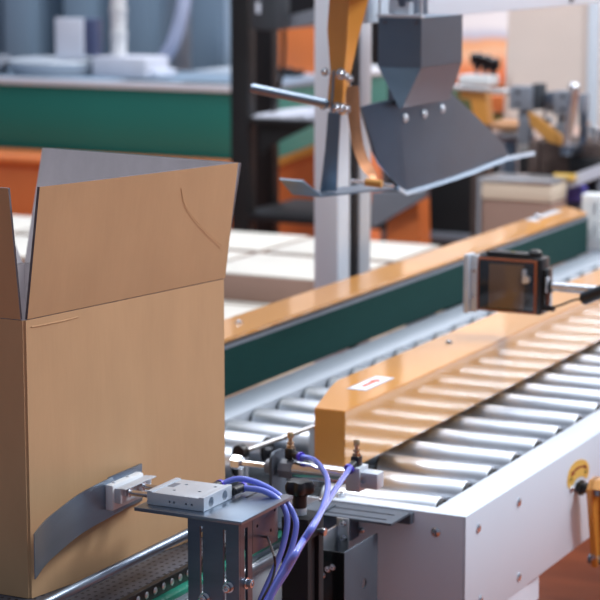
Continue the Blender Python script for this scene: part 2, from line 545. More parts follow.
# ------------------------------------------------------------------ infeed chain conveyor
bc = thing('belt_conveyor', 'dark perforated chain conveyor with a green wear strip under the cardboard box', 'conveyor', (2.4, 1.5, 0))
BX0, BX1 = 1.7, 2.93
MB().box((BX0, 1.487, .780), (BX1, 1.74, .797), .001).build('belt', 'chain', bc)
MB().box((BX0, 1.478, .776), (BX1, 1.488, .7965), .001).build('belt_side', 'black', bc)
x = BX0+.01
pin = None
while x < BX1:
    if pin is None:
        pin = MB().lathe((x, 1.4785, .7868), (0, -1, 0), [(-.002, .0052), (.001, .0052), (.002, .0035)], 14).build('link_pin', 'alu_bright', bc)
        first = x
    else:
        c = pin.copy(); col.objects.link(c); c.parent = bc; c.location = pin.location+Vector((x-first, 0, 0))
    x += .0235
MB().box((BX0, 1.462, .768), (BX1, 1.486, .776), .001).build('green_wear_strip', 'green_strip', bc)
MB().cyl((BX0, 1.461, .752), (BX1, 1.461, .752), .0085, 20).build('silver_bar', 'alu_bright', bc)
MB().box((BX0, 1.47, .66), (BX1, 1.486, .767), .002).box((BX0, 1.73, .66), (BX1, 1.745, .779), .002).build('side_frame', 'alu', bc)
for x in (1.75, 2.85):
    for y in (1.49, 1.69): MB().box((x, y, 0), (x+.04, y+.04, .67), .002).build('leg', 'alu', bc)
b = MB().box((2.90, 1.475, .60), (2.99, 1.50, .66), .002).build('joint_plate', 'steel', bc)
t = thing('guide_rail', 'polished round steel rail along the bottom of the cardboard box', 'rail', (2.2, 1.512, .83))
MB().tube([(1.75, 1.516, .829), (2.75, 1.507, .829), (2.90, 1.506, .829)], .0075, sub=1).build('rail_tube', 'steel', t)
for x in (1.8, 2.66): MB().cyl((x, 1.511, .796), (x, 1.511, .829), .004).build('rail_post', 'steel', t)

# ------------------------------------------------------------------ cardboard carton
ct = thing('cardboard_box', 'large open brown cardboard box with raised flaps on the conveyor', 'box', (2.55, 1.65, .797))
T = .0045
A = Vector((2.346, 1.594, 0)); B = Vector((2.7765, 1.5225, 0)); C = Vector((2.778, 1.884, 0)); D_ = Vector((2.349, 1.955, 0))
ZB0, ZC = .798, 1.186
cen = (A+B+C+D_)/4
def inset(p): return p+(cen-p).normalized()*T*1.35
ring = [A, B, C, D_]
inn = [inset(p) for p in ring]
b = MB()
def V(p, z): return Vector((p.x, p.y, z))
bm = b.bm
NS = 1
ob = [bm.verts.new(V(p, ZB0)) for p in ring]; ot = [bm.verts.new(V(p, ZC)) for p in ring]
ib = [bm.verts.new(V(p, ZB0+T)) for p in inn]; it = [bm.verts.new(V(p, ZC)) for p in inn]
for i in range(4):
    j = (i+1) % 4
    bm.faces.new((ob[i], ob[j], ot[j], ot[i])).material_index = 0
    bm.faces.new((ib[j], ib[i], it[i], it[j])).material_index = 1
    bm.faces.new((ot[i], ot[j], it[j], it[i])).material_index = 2
bm.faces.new(list(reversed(ob))).material_index = 0
bm.faces.new(ib).material_index = 1
vert = [e for e in bm.edges if abs(e.verts[0].co.z-e.verts[1].co.z) > .3 and e.verts[0] in ob+ot]
bmesh.ops.bevel(bm, geom=vert, offset=.003, segments=3, affect='EDGES')
b.build('body', ['kraft', 'kraft_in', 'kraft_edge'], ct)
def flap(p0, p1, out, hgt, lean, trim0=.003, trim1=.003, hs=None, lean2=None):
    """raised flap hinged on p0-p1; out = outward direction; lean = outward shift of its top edge"""
    d = (p1-p0).normalized()
    a = p0+d*trim0; c = p1-d*trim1
    out = Vector(out).normalized()
    l2 = lean if lean2 is None else lean2
    n = 10
    b = MB(); bm = b.bm
    O = []; I = []
    rows = [0, .02, .5, 1]
    for s_ in rows:
        ro = []; ri = []
        for k in range(n+1):
            u = k/n
            ln = lean*(1-u)+l2*u
            h = hgt if hs is None else hgt*(1-u)+hs*u
            q = a.lerp(c, u)+out*(ln*s_)
            q.z = ZC+.001+h*s_ + (-.0015 if s_ == .02 else 0)
            bow = out*(.003*math.sin(PI*u)*s_)
            ro.append(bm.verts.new(q+bow+out*0.0)); ri.append(bm.verts.new(q+bow-out*T))
        O.append(ro); I.append(ri)
    fs = []
    for r_ in range(len(rows)-1):
        for k in range(n):
            f1 = bm.faces.new((O[r_][k], O[r_][k+1], O[r_+1][k+1], O[r_+1][k])); f1.material_index = 0
            f2 = bm.faces.new((I[r_][k+1], I[r_][k], I[r_+1][k], I[r_+1][k+1])); f2.material_index = 1
        for X_ in (0, n):
            f3 = bm.faces.new((O[r_][X_], O[r_+1][X_], I[r_+1][X_], I[r_][X_])); f3.material_index = 2
    for k in range(n):
        bm.faces.new((O[-1][k], O[-1][k+1], I[-1][k+1], I[-1][k])).material_index = 2
        bm.faces.new((O[0][k], O[0][k+1], I[0][k+1], I[0][k])).material_index = 2
    bmesh.ops.recalc_face_normals(bm, faces=bm.faces[:])
    return b.build('flap', ['kraft', 'kraft_in', 'kraft_edge'], ct)
nAB = Vector((-.168, -.986, 0))
ff = flap(A, B, nAB, .181, .028, .006, .000, hs=.176, lean2=.026)
fr_ = flap(B, C, (1, -.1, 0), .169, .050, hs=.176)
fl = flap(D_, A, (-1, 0, 0), .180, .022, .006, .006)
fb = flap(C, D_, (0, 1, 0), .175, .075, .01, .003)
# crease lines pressed into the front flap and the front panel
def onfront(px, py, off=.0004):
    # front panel plane through A-B (vertical)
    n = Vector((-(B-A).y, (B-A).x, 0)).normalized()
    d = at(px, py, 0, 1.0)-CAM
    t_ = (A-Vector((CAM.x, CAM.y, 0))).dot(n)/d.dot(n)
    p = CAM+d*t_
    return p-n*off if n.y > 0 else p+n*off
def onflap(px, py):
    u_ = Vector(((B-A).x, (B-A).y, 0)).normalized()
    p0 = V(A, ZC); p1 = V(A, ZC+.178)+nAB*.027
    n = u_.cross(p1-p0).normalized()
    d = at(px, py, 0, 1.0)-CAM
    t_ = (p0-CAM).dot(n)/d.dot(n)
    return CAM+d*t_+nAB*.0022
MB().tube([onflap(*p) for p in ((180, 188), (184, 205), (196, 222), (207, 233), (221, 246))], .0004, 8).build('crease', 'kraft', ff)
MB().tube([onfront(*p, .0002) for p in ((31, 327), (40, 325.5), (60, 321.5), (78, 317))], .0009, 8).build('crease', 'kraft', kids(ct)[0])

# ------------------------------------------------------------------ pusher with guided cylinder
pu = thing('pneumatic_pusher', 'guided pneumatic cylinder pushing a curved steel plate against the cardboard box', 'pusher', (2.49, 1.43, .92))
top = [at(*p, 2, .9405) for p in ((33.5, 534), (44, 521), (57, 510), (80, 493), (107, 479), (122, 472))]
def smoothpath(p, sub=5):
    P = [Vector(q) for q in p]; P = [2*P[0]-P[1]]+P+[2*P[-1]-P[-2]]
    out = []
    for i in range(1, len(P)-2):
        for k in range(sub):
            t = k/sub
            p0, p1, p2, p3 = P[i-1:i+3]
            out.append(.5*((2*p1)+(-p0+p2)*t+(2*p0-5*p1+4*p2-p3)*t*t+(-p0+3*p1-3*p2+p3)*t**3))
    out.append(P[-2]); return out
sp = smoothpath(top)
n = len(sp)
bot = []
for i, p in enumerate(sp):
    u = i/(n-1)
    bot.append(Vector((p.x, p.y, p.z-(.060-.004*u))))
MB().strip(sp, bot, (0, -.95, 0), .0016).build('curved_plate', 'steel', pu)
MB().box((2.487, 1.5525, .886), (2.578, 1.5555, .9415), .0005).build('backing_plate', 'steel', pu)
MB().box((2.474, 1.538, .897), (2.560, 1.5525, .935), .004).build('pad', 'plastic_white', pu)
b = MB().box((2.478, 1.528, .908), (2.563, 1.538, .930), .0012).box((2.478, 1.520, .9285), (2.563, 1.530, .9305), .0006)
b.build('angle_bracket', 'alu', pu)
for x in (2.492, 2.53):
    r_ = MB().cyl((x, 1.470, .9305-.008), (x, 1.5335, .9305-.008), .0042, 16).build('piston_rod', 'chrome', pu)
    MB().cyl((x, 1.5205, .9225), (x, 1.528, .9225), .0072, 6).build('nut', 'chrome', r_)
    bolt(pu, (x-.004, 1.545, .935), (0, 0, 1), .003, .002, m='alu', washer=False)
# cylinder block with bores and side holes
b = MB().box((2.4525, 1.380, .9215), (2.533, 1.470, .9395), .0008)
c = MB()
for x in (2.473, 2.512):
    c.cyl((x, 1.37, .9305), (x, 1.388, .9305), .0072, 20)
for y in (1.399, 1.408, 1.427, 1.434):
    c.cyl((2.44, y-.0, .929), (2.458, y-.0, .929), .0018, 12)
for x, y in ((2.476, 1.44), (2.485, 1.405), (2.51, 1.44), (2.517, 1.398)):
    c.cyl((x, y, .93), (x, y, .95), .0028, 14)
b.build('cylinder_body', 'alu', pu, cut=c)
for y in (1.380, 1.462):
    MB().box((2.4522, y, .9395), (2.5332, y+.008, .9408), .0003).build('end_strip', 'alu', pu)
MB().box((2.49, 1.449, .9395), (2.51, 1.459, .9399)).build('rating_label', 'grey', pu)
for (x, y) in ((2.548, 1.4155), (2.55, 1.380)):
    fit = MB().cyl((x-.016, y, .931), (x+.010, y-.002, .931), .0062, 16, bev=.001).build('push_fitting', 'black', pu)
    MB().lathe((x+.010, y-.002, .931), (1, -.1, 0), [(-.002, .0045), (-.002, .0072), (.0035, .0072), (.0035, .0045)], 18).build('release_ring', 'tube_ring', fit)

# slotted stand beneath the pusher
st = thing('slotted_bracket', 'dark steel bracket table with slotted legs under the guided cylinder', 'bracket', (2.53, 1.40, .60))
MB().box((2.432, 1.311, .9160), (2.586, 1.4785, .9213), .0006).build('top_plate', 'steel', st)
b = MB()
plate(b, (2.440, 1.3195, .58), (0, 1, 0), (0, 0, 1), (1, 0, 0), .079, .3352, .004,
      slots=[(.0198, .0242, .01, .325), (.0557, .0602, .01, .325)])
b.build('front_leg', 'dark_steel', st)
b = MB()
plate(b, (2.4445, 1.3195, .58), (1, 0, 0), (0, 0, 1), (0, 1, 0), .034, .3352, .004, slots=[(.012, .021, .01, .325)])
b.build('side_leg', 'dark_steel', st)
b = MB()
b.box((2.492, 1.326, .858), (2.568, 1.330, .9155), .0006)
b.build('side_plate', 'dark_steel', st, cut=MB().cyl((2.506, 1.31, .895), (2.506, 1.34, .895), .0026, 12).cyl((2.546, 1.31, .879), (2.546, 1.34, .879), .0026, 12).cyl((2.558, 1.31, .905), (2.558, 1.34, .905), .002, 12))
MB().box((2.445, 1.324, .58), (2.60, 1.42, .586)).box((2.50, 1.35, 0), (2.54, 1.39, .58)).box((2.45, 1.32, 0), (2.60, 1.43, .012)).build('pedestal', 'dark_steel', st)
def capscrew(parent, p, d, r=.006, l=.009):
    p = Vector(p); d = Vector(d)
    return MB().lathe(p, d, [(-.001, r*1.35), (.0016, r*1.35), (.0017, r), (l, r), (l+.0004, r*.9), (l+.0004, r*.5), (l-.003, r*.48)], 18).build('cap_screw', 'chrome', parent)
for px, py in ((205, 598), (229, 587)):
    q = at(px, py, 0, 2.44); capscrew(st, (2.44, q.y, q.z), (-1, 0, 0))
q = at(245, 579, 1, 1.33); capscrew(st, (2.461, 1.3195, q.z), (0, -1, 0))
bolt(st, (2.557, 1.395, .9213), (0, 0, 1), .006, .006, m='dark_steel', dome=False)
MB().box((2.545, 1.362, .9213), (2.58, 1.366, .9217)).build('plate_slot', 'black', st)

# ------------------------------------------------------------------ round air cylinder
CXX, CZ = 2.82, .8915
def cy(px): return at(px, 473, 0, CXX).y
ac = thing('air_cylinder', 'round chrome air cylinder with piston rod, hex nut and two brass flow valves', 'air cylinder', (CXX, 1.40, CZ))
MB().cyl((CXX, cy(352), CZ), (CXX, cy(292), CZ), .0135, 32).build('barrel', 'chrome', ac)
MB().cyl((CXX, cy(281), CZ), (CXX, cy(296), CZ), .0155, 8, bev=.002).build('collar', 'grey', ac)
MB().cyl((CXX, cy(267), CZ), (CXX, cy(276), CZ), .012, 24, bev=.0015).build('nose', 'grey', ac)
MB().cyl((CXX, cy(238), CZ), (CXX, cy(272), CZ), .0052, 20).build('piston_rod', 'chrome', ac)
MB().cyl((CXX, cy(233), CZ), (CXX, cy(242), CZ), .0115, 6, bev=.001).build('hex_nut', 'chrome', ac)
b = MB().box((CXX-.016, cy(364), CZ-.0185), (CXX+.016, cy(350), CZ+.0185), .0015).build('end_block', 'alu', ac)
b = MB().box((CXX-.0125, cy(381), CZ-.0125), (CXX+.0125, cy(363), CZ+.0125), .003)
b.build('clevis', 'alu', ac, cut=MB().cyl((CXX-.02, cy(366.5), CZ), (CXX-.008, cy(366.5), CZ), .0048, 18))
# mounting plate with rounded top
yb = cy(279)
pts = [(CXX-.024, .802), (CXX+.024, .802), (CXX+.024, .905)]
for k in range(7): a_ = k/6*PI/2; pts.append((CXX+.010+.014*math.cos(a_), .905+.014*math.sin(a_)))
for k in range(7): a_ = PI/2+k/6*PI/2; pts.append((CXX-.010+.014*math.cos(a_), .905+.014*math.sin(a_)))
b = MB().prism([(x, yb, z) for x, z in pts], (0, .005, 0), .0006)
b.box((CXX-.024, yb-.03, .8002), (2.96, yb+.004, .804), .0006)
b.build('mounting_plate', 'slot_steel', ac)
def valve(px, ztop, ox, er=(0, -1, 0)):
    y = cy(px)
    z0 = CZ+.012+ztop
    v = MB().box((CXX-.008, y-.007, z0), (CXX+.008, y+.007, z0+.018), .003).build('flow_valve', 'black', ac)
    MB().cyl((CXX, y, z0+.016), (CXX, y, z0+.0215), .0068, 6, bev=.0006).cyl((CXX, y, z0+.021), (CXX, y, z0+.034), .0030, 14).lathe((CXX, y, z0+.024), (0, 0, 1), [(0, .0052), (.002, .0055), (.003, .0052)], 18).build('valve_stem', 'brass', v)
    MB().lathe((CXX, y, z0+.0325), (0, 0, 1), [(0, .0038), (.001, .0050), (.0075, .0050), (.009, .004)], 14).build('adjusting_knob', 'brass', v)
    er = Vector(er); e = Vector((CXX, y, z0+.009))+er*.0215
    MB().cyl(e-er*.018, e, .0062, 16).build('elbow', 'black', v)
    MB().lathe(e, er, [(-.001, .0045), (-.001, .0078), (.0035, .0078), (.0035, .0045)], 18).build('release_ring', 'tube_ring', v)
    return e
e1 = valve(290.5, .004, 0, Vector((-.35, -.93, -.08)).normalized())
e2 = valve(356.5, .004, 0, Vector((-.94, .1, -.32)).normalized())

# slotted flat plate that carries the cylinder
sp_ = thing('slotted_plate', 'flat steel plate with two long slots lying by the white frame end', 'plate', (2.86, 1.36, .795))
b = MB()
b.box((2.9795, 1.304, .78), (2.9938, 1.45, .7965))
plate(b, (2.906, 1.304, .7965), (0, 1, 0), (1, 0, 0), (0, 0, 1), .165, .0735, .0035, slots=[(.016, .12, .015, .0195), (.016, .12, .045, .0495)])
b.build('plate', 'slot_steel', sp_)
MB().box((2.965, 1.40, .745), (2.9935, 1.45, .7964)).build('foot', 'dark_steel', sp_)
for px, py in ((341, 497), (322, 503)):
    q = at(px, py, 2, .80); capscrew(sp_, (q.x, q.y, .8), (0, 0, 1), .0055, .008)

# ------------------------------------------------------------------ black post with star knob
po = thing('clamp_post', 'black square post topped by a black star knob', 'post', (2.70, 1.36, 0))
b = MB().box((2.664, 1.327, 0.5), (2.716, 1.370, .8635), .001)
b.build('post', 'black_matte', po, cut=MB().box((2.675, 1.31, .51), (2.70, 1.333, .833)))
MB().box((2.63, 1.30, 0), (2.75, 1.40, .5), .003).build('pedestal', 'black_matte', po)
kx, ky = 2.689, 1.353
MB().cyl((kx, ky, .8635), (kx, ky, .8735), .0105, 24).build('collar', 'alu', po)
MB().cyl((kx, ky, .8735), (kx, ky, .893), .0108, 24, bev=.001).build('stem', 'black', po)
b = MB(); bm = b.bm
R0 = 48
rings = []
for z, sc in ((.891, .50), (.896, .92), (.901, 1.0), (.908, 1.0), (.9135, .85), (.915, .25)):
    ring_ = []
    for k in range(R0):
        a_ = 2*PI*k/R0
        r_ = (.0192+.0034*math.cos(5*a_+.6))*sc
        ring_.append(bm.verts.new((kx+r_*math.cos(a_), ky+r_*math.sin(a_), z)))
    rings.append(ring_)
for i in range(len(rings)-1):
    for k in range(R0):
        bm.faces.new((rings[i][k], rings[i][(k+1) % R0], rings[i+1][(k+1) % R0], rings[i+1][k]))
bm.faces.new(list(reversed(rings[0]))); bm.faces.new(rings[-1])
b.build('star_knob', 'black', po, smooth=50)
b = MB().cyl((2.70, 1.320, .838), (2.70, 1.376, .838), .0042, 14).cyl((2.70, 1.316, .838), (2.70, 1.324, .838), .0062, 14, bev=.001)
b.build('cross_pin', 'chrome', po)

# ------------------------------------------------------------------ steel tray cover, right of the post
cv = thing('steel_housing', 'folded steel housing with an open top in front of the white frame', 'housing', (2.85, 1.36, .5))
b = MB()
X0, X1, Y0, Y1, Z0, Z1 = 2.793, 2.914, 1.330, 1.412, .52, .78
b.box((X0, Y0, Z0), (X1, Y0+.0025, Z1), .0006)
b.box((X0, Y1-.0025, Z0), (X1, Y1, Z1-.02), .0006)
b.box((X1-.0025, Y0, Z0), (X1, Y1, Z1-.03), .0006)
b.box((X0, Y0, Z1-.06), (X1, Y1, Z1-.058))
MB().box((X0-.0005, Y0, Z0), (X0+.002, Y1, Z1), .0006).build('front_plate', 'black_gloss', cv)
b.build('shell', 'slot_steel', cv, cut=MB().cyl((2.865, Y0-.01, .712), (2.865, Y0+.012, .712), .008, 20))
MB().box((X0, Y0, 0), (X1, Y1, .52), .002).build('pedestal', 'dark_steel', cv)
for px, py in ((328, 569), (333, 567), (323, 575)):
    q = at(px, py, 0, X0); capscrew(cv, (X0, q.y, q.z), (-1, 0, 0), .0035, .004)
qb = at(343, 530, 0, 2.86)
b = MB().box((2.862, qb.y-.008, .73), (2.865, qb.y+.012, .812), .0005).box((2.80, qb.y+.010, .73), (2.865, qb.y+.013, .80), .0005)
b.build('inner_bracket', 'alu_bright', cv)
for py in (523, 538):
    q = at(343.5, py, 0, 2.862); capscrew(cv, (2.862, q.y, q.z), (-1, 0, 0), .0045, .006)

# ------------------------------------------------------------------ tubes
def tube3(name, label, pts):
    o = MB().tube(pts, .0043, 14, 8).build(name, 'tube')
    return tag(o, label, 'air tube', 'blue air tubes')
def dp(px, py, d):   # point in the place at distance d along the view axis
    return CAM + (fw + rt*((px-300)/FPX) + up*((300-py)/FPX))*d
def dist(p): return (Vector(p)-CAM).dot(fw)
d1 = dist((2.560, 1.4135, .931))
t1 = [(2.560, 1.4135, .931)]+[dp(x, y, d1-.0-.006*i) for i, (x, y) in enumerate(((236, 479), (252, 481), (271, 489.5), (286, 502), (294, 515.5), (296, 528), (290.6, 551), (282, 570), (271, 591), (262, 610), (255, 640)))]
tube3('air_tube', 'blue air tube from the rear fitting of the guided cylinder, outer of its two', t1)
d1 = dist((2.56, 1.376, .931))
t1 = [(2.558, 1.376, .931)]+[dp(x, y, d1-.014-.004*i) for i, (x, y) in enumerate(((262.5, 490.5), (277.6, 499), (285.5, 511), (287, 526), (282, 549), (273, 572), (261, 599), (252, 625)))]
tube3('air_tube', 'blue air tube from the front fitting of the guided cylinder, inner of its two', t1)
d2 = dist(e1)
da = 2.62
def ramp(pts, d0, dd):
    n_ = len(pts)
    return [dp(x, y, d0+(dd-d0)*min(1, i/(n_*.5))) for i, (x, y) in enumerate(pts)]
t1 = [tuple(e1)]+ramp([(312, 459), (320, 465.5), (326.5, 477), (327.5, 490), (323, 507), (314, 525), (300, 547), (286, 572), (272, 594), (262, 615)], d2-.02, da)
tube3('air_tube', 'blue air tube arching from the left brass valve of the round cylinder', t1)
d2 = dist(e2)
t1 = [tuple(e2)]+ramp([(347, 472.5), (338, 485.5), (328, 501), (314, 523), (298, 549), (286, 569), (274, 589), (266, 610)], d2-.045, da-.045)
tube3('air_tube', 'blue air tube running straight down from the right brass valve', t1)
o = MB().tube([(2.55, 1.334, .868), dp(273, 552, 2.69), dp(275, 566, 2.68), dp(271, 582, 2.67), dp(262, 600, 2.66), dp(250, 625, 2.66)], .0016, 8).build('signal_cable', 'black')
tag(o, 'thin black cable looping down behind the blue tubes', 'cable')

# ------------------------------------------------------------------ crank handle and its sticker
def ns(px, py): return at(px, py, 1, NY-.0004)
arc = thing('dial_sticker', 'yellow curved sticker with a dark red double arrow on the white frame side', 'sticker', (3.5, NY, .75))
def sk(x, y): return at(555+x/12, 450+y/12, 1, NY-.0006)
out = [(175, 470), (152, 440), (146, 390), (152, 320), (170, 250), (200, 190), (240, 145), (285, 118), (330, 110), (372, 125), (398, 160), (410, 210), (408, 265), (398, 315), (380, 345), (362, 335), (345, 322), (318, 318), (290, 325), (262, 350), (240, 380), (215, 425), (197, 455)]
MB().prism([sk(*p) for p in out], (0, .0005, 0)).build('backing', 'sticker', arc)
up_ = [(215, 262), (245, 225), (290, 195), (340, 185), (362, 186)]
dn_ = [(224, 285), (255, 245), (297, 214), (343, 206), (360, 208)]
b = MB().strip([sk(*p)+Vector((0, -.0004, 0)) for p in up_], [sk(*p)+Vector((0, -.0004, 0)) for p in dn_], (0, 1, 0), .0003)
for tri in (((186, 322), (204, 250), (240, 290)), ((385, 212), (352, 170), (352, 228))):
    b.prism([sk(*p)+Vector((0, -.0004, 0)) for p in tri], (0, .0003, 0))
b.build('double_arrow', 'darkred', arc)
def text(s_, size, mt, m, parent, name):
    cu = bpy.data.curves.new(name, 'FONT'); cu.body = s_; cu.size = size; cu.extrude = .0001
    cu.align_x = 'CENTER'; cu.align_y = 'CENTER'
    o = bpy.data.objects.new(name, cu); col.objects.link(o)
    bpy.context.view_layer.update()
    me = bpy.data.meshes.new_from_object(o.evaluated_get(bpy.context.evaluated_depsgraph_get()))
    bpy.data.objects.remove(o)
    o = bpy.data.objects.new(name, me); col.objects.link(o)
    me.materials.clear(); me.materials.append(M[m])
    off = Vector(parent['_o'])
    me.transform(Matrix.Translation(-off) @ mt)
    o.parent = parent
    return o
for s_, x_, y_, r_ in (('ON', 192, 358, .1), ('OFF', 368, 266, .9)):
    mt = Matrix.Translation(sk(x_, y_)+Vector((0, -.0005, 0))) @ Matrix.Rotation(-r_*.0, 4, 'Y') @ Matrix.Rotation(PI/2, 4, 'X')
    text(s_, .011, mt, 'olive', arc, 'lettering')

ck = thing('crank_handle', 'yellow crank arm on a black shaft at the white frame side', 'crank', (3.50, 1.17, .735))
sh = ns(577, 487)
SX, SZ = sh.x, sh.z
MB().cyl((SX, NY-.0, SZ), (SX, NY-.026, SZ), .0095, 20, bev=.001).lathe((SX, NY-.006, SZ), (0, -1, 0), [(0, .014), (.006, .014)], 20).build('shaft', 'black', ck)
yk = NY-.026
arm_top = (SX-.016, SZ+.012)
b = MB()
b.prism([(SX-.020, yk-.004, SZ+.004), (SX-.006, yk-.004, SZ+.018), (SX+.022, yk-.004, SZ+.018), (SX+.030, yk-.004, SZ+.002), (SX+.050, yk-.004, SZ-.150), (SX+.022, yk-.004, SZ-.150)], (0, -.005, 0), .001)
b.prism([(SX-.020, yk+.001, SZ+.004), (SX-.020, yk-.009, SZ+.004), (SX+.022, yk-.009, SZ-.15), (SX+.022, yk+.001, SZ-.15)], (-.004, 0, 0), .001)
b.prism([(SX+.024, yk-.009, SZ+.004), (SX+.024, yk-.036, SZ+.004), (SX+.052, yk-.036, SZ-.15), (SX+.052, yk-.009, SZ-.15)], (-.004, 0, 0), .001)
b.prism([(SX-.020, yk+.001, SZ+.004), (SX-.006, yk+.001, SZ+.018), (SX+.022, yk+.001, SZ+.018), (SX+.022, yk+.001, SZ+.014), (SX-.004, yk+.001, SZ+.014), (SX-.016, yk+.001, SZ+.002)], (0, -.037, 0), .001)
b.build('arm', 'yellow', ck)
MB().cyl((SX, yk-.008, SZ-.004), (SX, yk-.018, SZ-.004), .010, 6, bev=.001).build('hub_nut', 'steel', ck)
MB().cyl((SX+.034, yk+.012, SZ-.140), (SX+.034, yk-.02, SZ-.140), .009, 18, bev=.001).build('pivot', 'steel', ck)
MB().cyl((SX+.016, yk-.004, SZ-.128), (SX+.006, yk-.004, SZ-.128), .0045, 12, bev=.001).build('set_screw', 'chrome', ck)
bolt(fr, ns(571, 489)+Vector((0, .0004, 0)), (0, -1, 0), .005, .006)

# ------------------------------------------------------------------ camera-like sensor on a rod
dv = thing('vision_sensor', 'black boxed sensor with a brown screen on a chrome rod above the near yellow guide', 'sensor', (3.8, 1.45, .97))
dx = 3.80
ya, yb_ = at(543, 290, 0, dx).y, at(478, 285, 0, dx).y
za, zb = .974, 1.084
MB().box((dx+.003, ya+.004, za), (dx+.05, yb_, zb), .005).build('body', 'black', dv)
MB().box((dx-.002, ya+.014, za+.002), (dx+.004, yb_+.001, zb-.004), .0015).build('screen_frame', 'brown_trim', dv)
MB().box((dx-.0032, ya+.018, za+.006), (dx+.004, yb_-.003, zb-.008), .001).build('bezel', 'screen_dark', dv)
MB().box((dx-.0042, ya+.038, za+.010), (dx+.004, yb_-.024, zb-.014), .001).build('screen', 'screen', dv)
b = MB().box((dx+.008, ya+.03, zb-.001), (dx+.04, yb_-.012, zb+.007), .003)
b.lathe((dx+.024, ya+.026, zb-.002), (0, 0, 1), [(0, .014), (.012, .013), (.016, .008)], 20)
b.build('top_housing', 'black', dv)
MB().box((dx+.008, ya-.004, za+.012), (dx+.045, ya+.006, zb-.02), .004).build('side_cap', 'black_gloss', dv)
MB().box((dx+.006, ya-.006, za+.045), (dx+.02, ya-.003, za+.075), .001).build('side_button', 'alu', dv)
MB().cyl((dx+.02, ya+.07, zb+.001), (dx+.02, ya+.07, zb+.009), .004, 12).build('indicator', 'olive', dv)
lv = MB().box((dx-.012, ya+.030, za+.062), (dx-.004, ya+.040, za+.09), .003).cyl((dx-.002, ya+.030, za+.07), (dx-.014, ya+.030, za+.07), .007, 14, bev=.001)
lv.build('clamp_lever', 'alu_bright', dv)
b = MB().box((dx-.006, yb_+.0005, za-.002), (dx+.006, yb_+.0135, zb), .001).box((dx-.016, yb_+.014, za-.003), (dx+.018, yb_+.024, zb+.001), .001)
b.build('clamp_plate', 'alu', dv)
for z in (za+.028, zb-.03): capscrew(dv, (dx-.006, yb_+.007, z), (-1, 0, 0), .0035, .003)
zr = at(575, 290, 0, dx).z
MB().cyl((dx+.02, ya, zr), (dx+.02, 1.10, zr-.002), .009, 24).build('rod', 'chrome', dv)
MB().cyl((dx+.02, ya-.004, zr), (dx+.02, ya-.012, zr), .013, 20, bev=.002).build('rod_collar', 'black', dv)
MB().cyl((dx+.02, 1.14, .76), (dx+.02, 1.14, zr+.03), .010, 20).box((dx, 1.125, .70), (dx+.04, NY-.0002, .76)).build('upright', 'steel', dv)
cbl = thing('sensor_cable', 'black cable with a thick plug hanging beside the chrome rod', 'cable', (3.79, 1.34, .99))
c0 = Vector((dx+.012, ya+.002, za+.014))
pA = at(561, 305, 0, 3.79); pB = at(574, 300, 0, 3.78); pC = at(583, 299, 0, 3.76)
MB().tube([c0, c0+Vector((-.004, -.014, .002)), pA, pB, pC], .0022, 10).build('lead', 'black', cbl)
MB().tube([c0+Vector((0, .002, 0)), c0+Vector((-.003, -.022, .001))], .0055, 14, sub=1).build('strain_relief', 'black', cbl)
pD = at(608, 289, 0, 3.74)
MB().cyl(pC, pC+(pD-pC)*1.6, .0125, 22, bev=.003).build('plug', 'black', cbl)

# ------------------------------------------------------------------ column (two profiles)
t = thing('machine_column', 'pale square steel column behind the far guide, left of a dark gap', 'column', (4.47, 2.15, 0))
c0 = at(338, 200, 1, 2.15)
MB().box((c0.x, 2.15, 0), (c0.x+.066, 2.213, 2.2), .003).build('profile', 'white', t)
MB().box((c0.x-.06, 2.11, 0), (c0.x+.2, 2.26, .012), .002).build('foot_plate', 'grey', t)
t = thing('machine_column', 'narrow grey column right of the pale square column, behind the dark gap', 'column', (4.6, 2.15, 0))
c1 = at(371, 200, 1, 2.15)
MB().box((c1.x-.062, 2.15, 0), (c1.x, 2.19, 2.2), .003).build('profile', 'alu', t)
MB().box((c1.x-.09, 2.155, 0.012), (c1.x-.062, 2.18, 2.2)).build('dark_channel', 'black_matte', t)

# ------------------------------------------------------------------ taping head
bm_ = thing('cross_beam', 'white painted beam across the top of the picture above the steel hopper', 'beam', (4.5, 1.9, 1.5))
q0 = at(420, 19, 1, 1.80); q1 = at(592, -1, 1, 1.80)
MB().box((at(368, 20, 1, 1.80).x, 1.80, q0.z), (q1.x+.35, 1.86, q0.z+.2), .003).build('beam', 'white', bm_)
q = at(571, 1, 1, 1.80)
bolt(bm_, (q.x, 1.80, q0.z+.022), (0, -1, 0), .012, .008, m='dark_steel')
MB().box((c0.x+.01, 1.855, q0.z+.02), (c0.x+.06, 2.155, q0.z+.12), .003).build('column_bracket', 'white', bm_)

hd = thing('taping_head', 'yellow tapered arm with chrome bolts and a bent steel foot hanging at the top', 'taping head', (3.5, 1.74, 1.22))
HX = 3.55
def hx(px, py, dx_=0): return at(px, py, 0, HX+dx_)
# yellow arm: two tapered plates meeting at the bottom
L_ = [hx(*p) for p in ((329, -30), (329, 0), (327, 30), (330, 70), (327, 103), (332, 112), (342, 115), (344, 75), (347, 40), (349, 0), (350, -30))]
MB().prism(L_, (.008, 0, 0), .001).build('arm', 'yellow', hd)
fold = [hx(*p, .001) for p in ((350, -30), (349, 0), (347, 40), (344, 75), (342, 115))]
edge = [hx(*p, .035) for p in ((377, -30), (368.5, 0), (358, 40), (351, 72), (347, 114))]
MB().strip(fold, edge, (.006, .004, 0), 1).build('brace_arm', 'yellow', hd)
MB().box((HX-.02, hx(372, 0).y, 1.60), (HX+.2, hx(328, 0).y+.04, 1.66), .003).build('arm_mount', 'steel', hd)
# round bar
p0 = hx(252, 88, -.02); p1 = hx(328, 104, -.02)
MB().cyl(p0, p1, .0088, 26, bev=.002).build('round_bar', 'steel', hd)
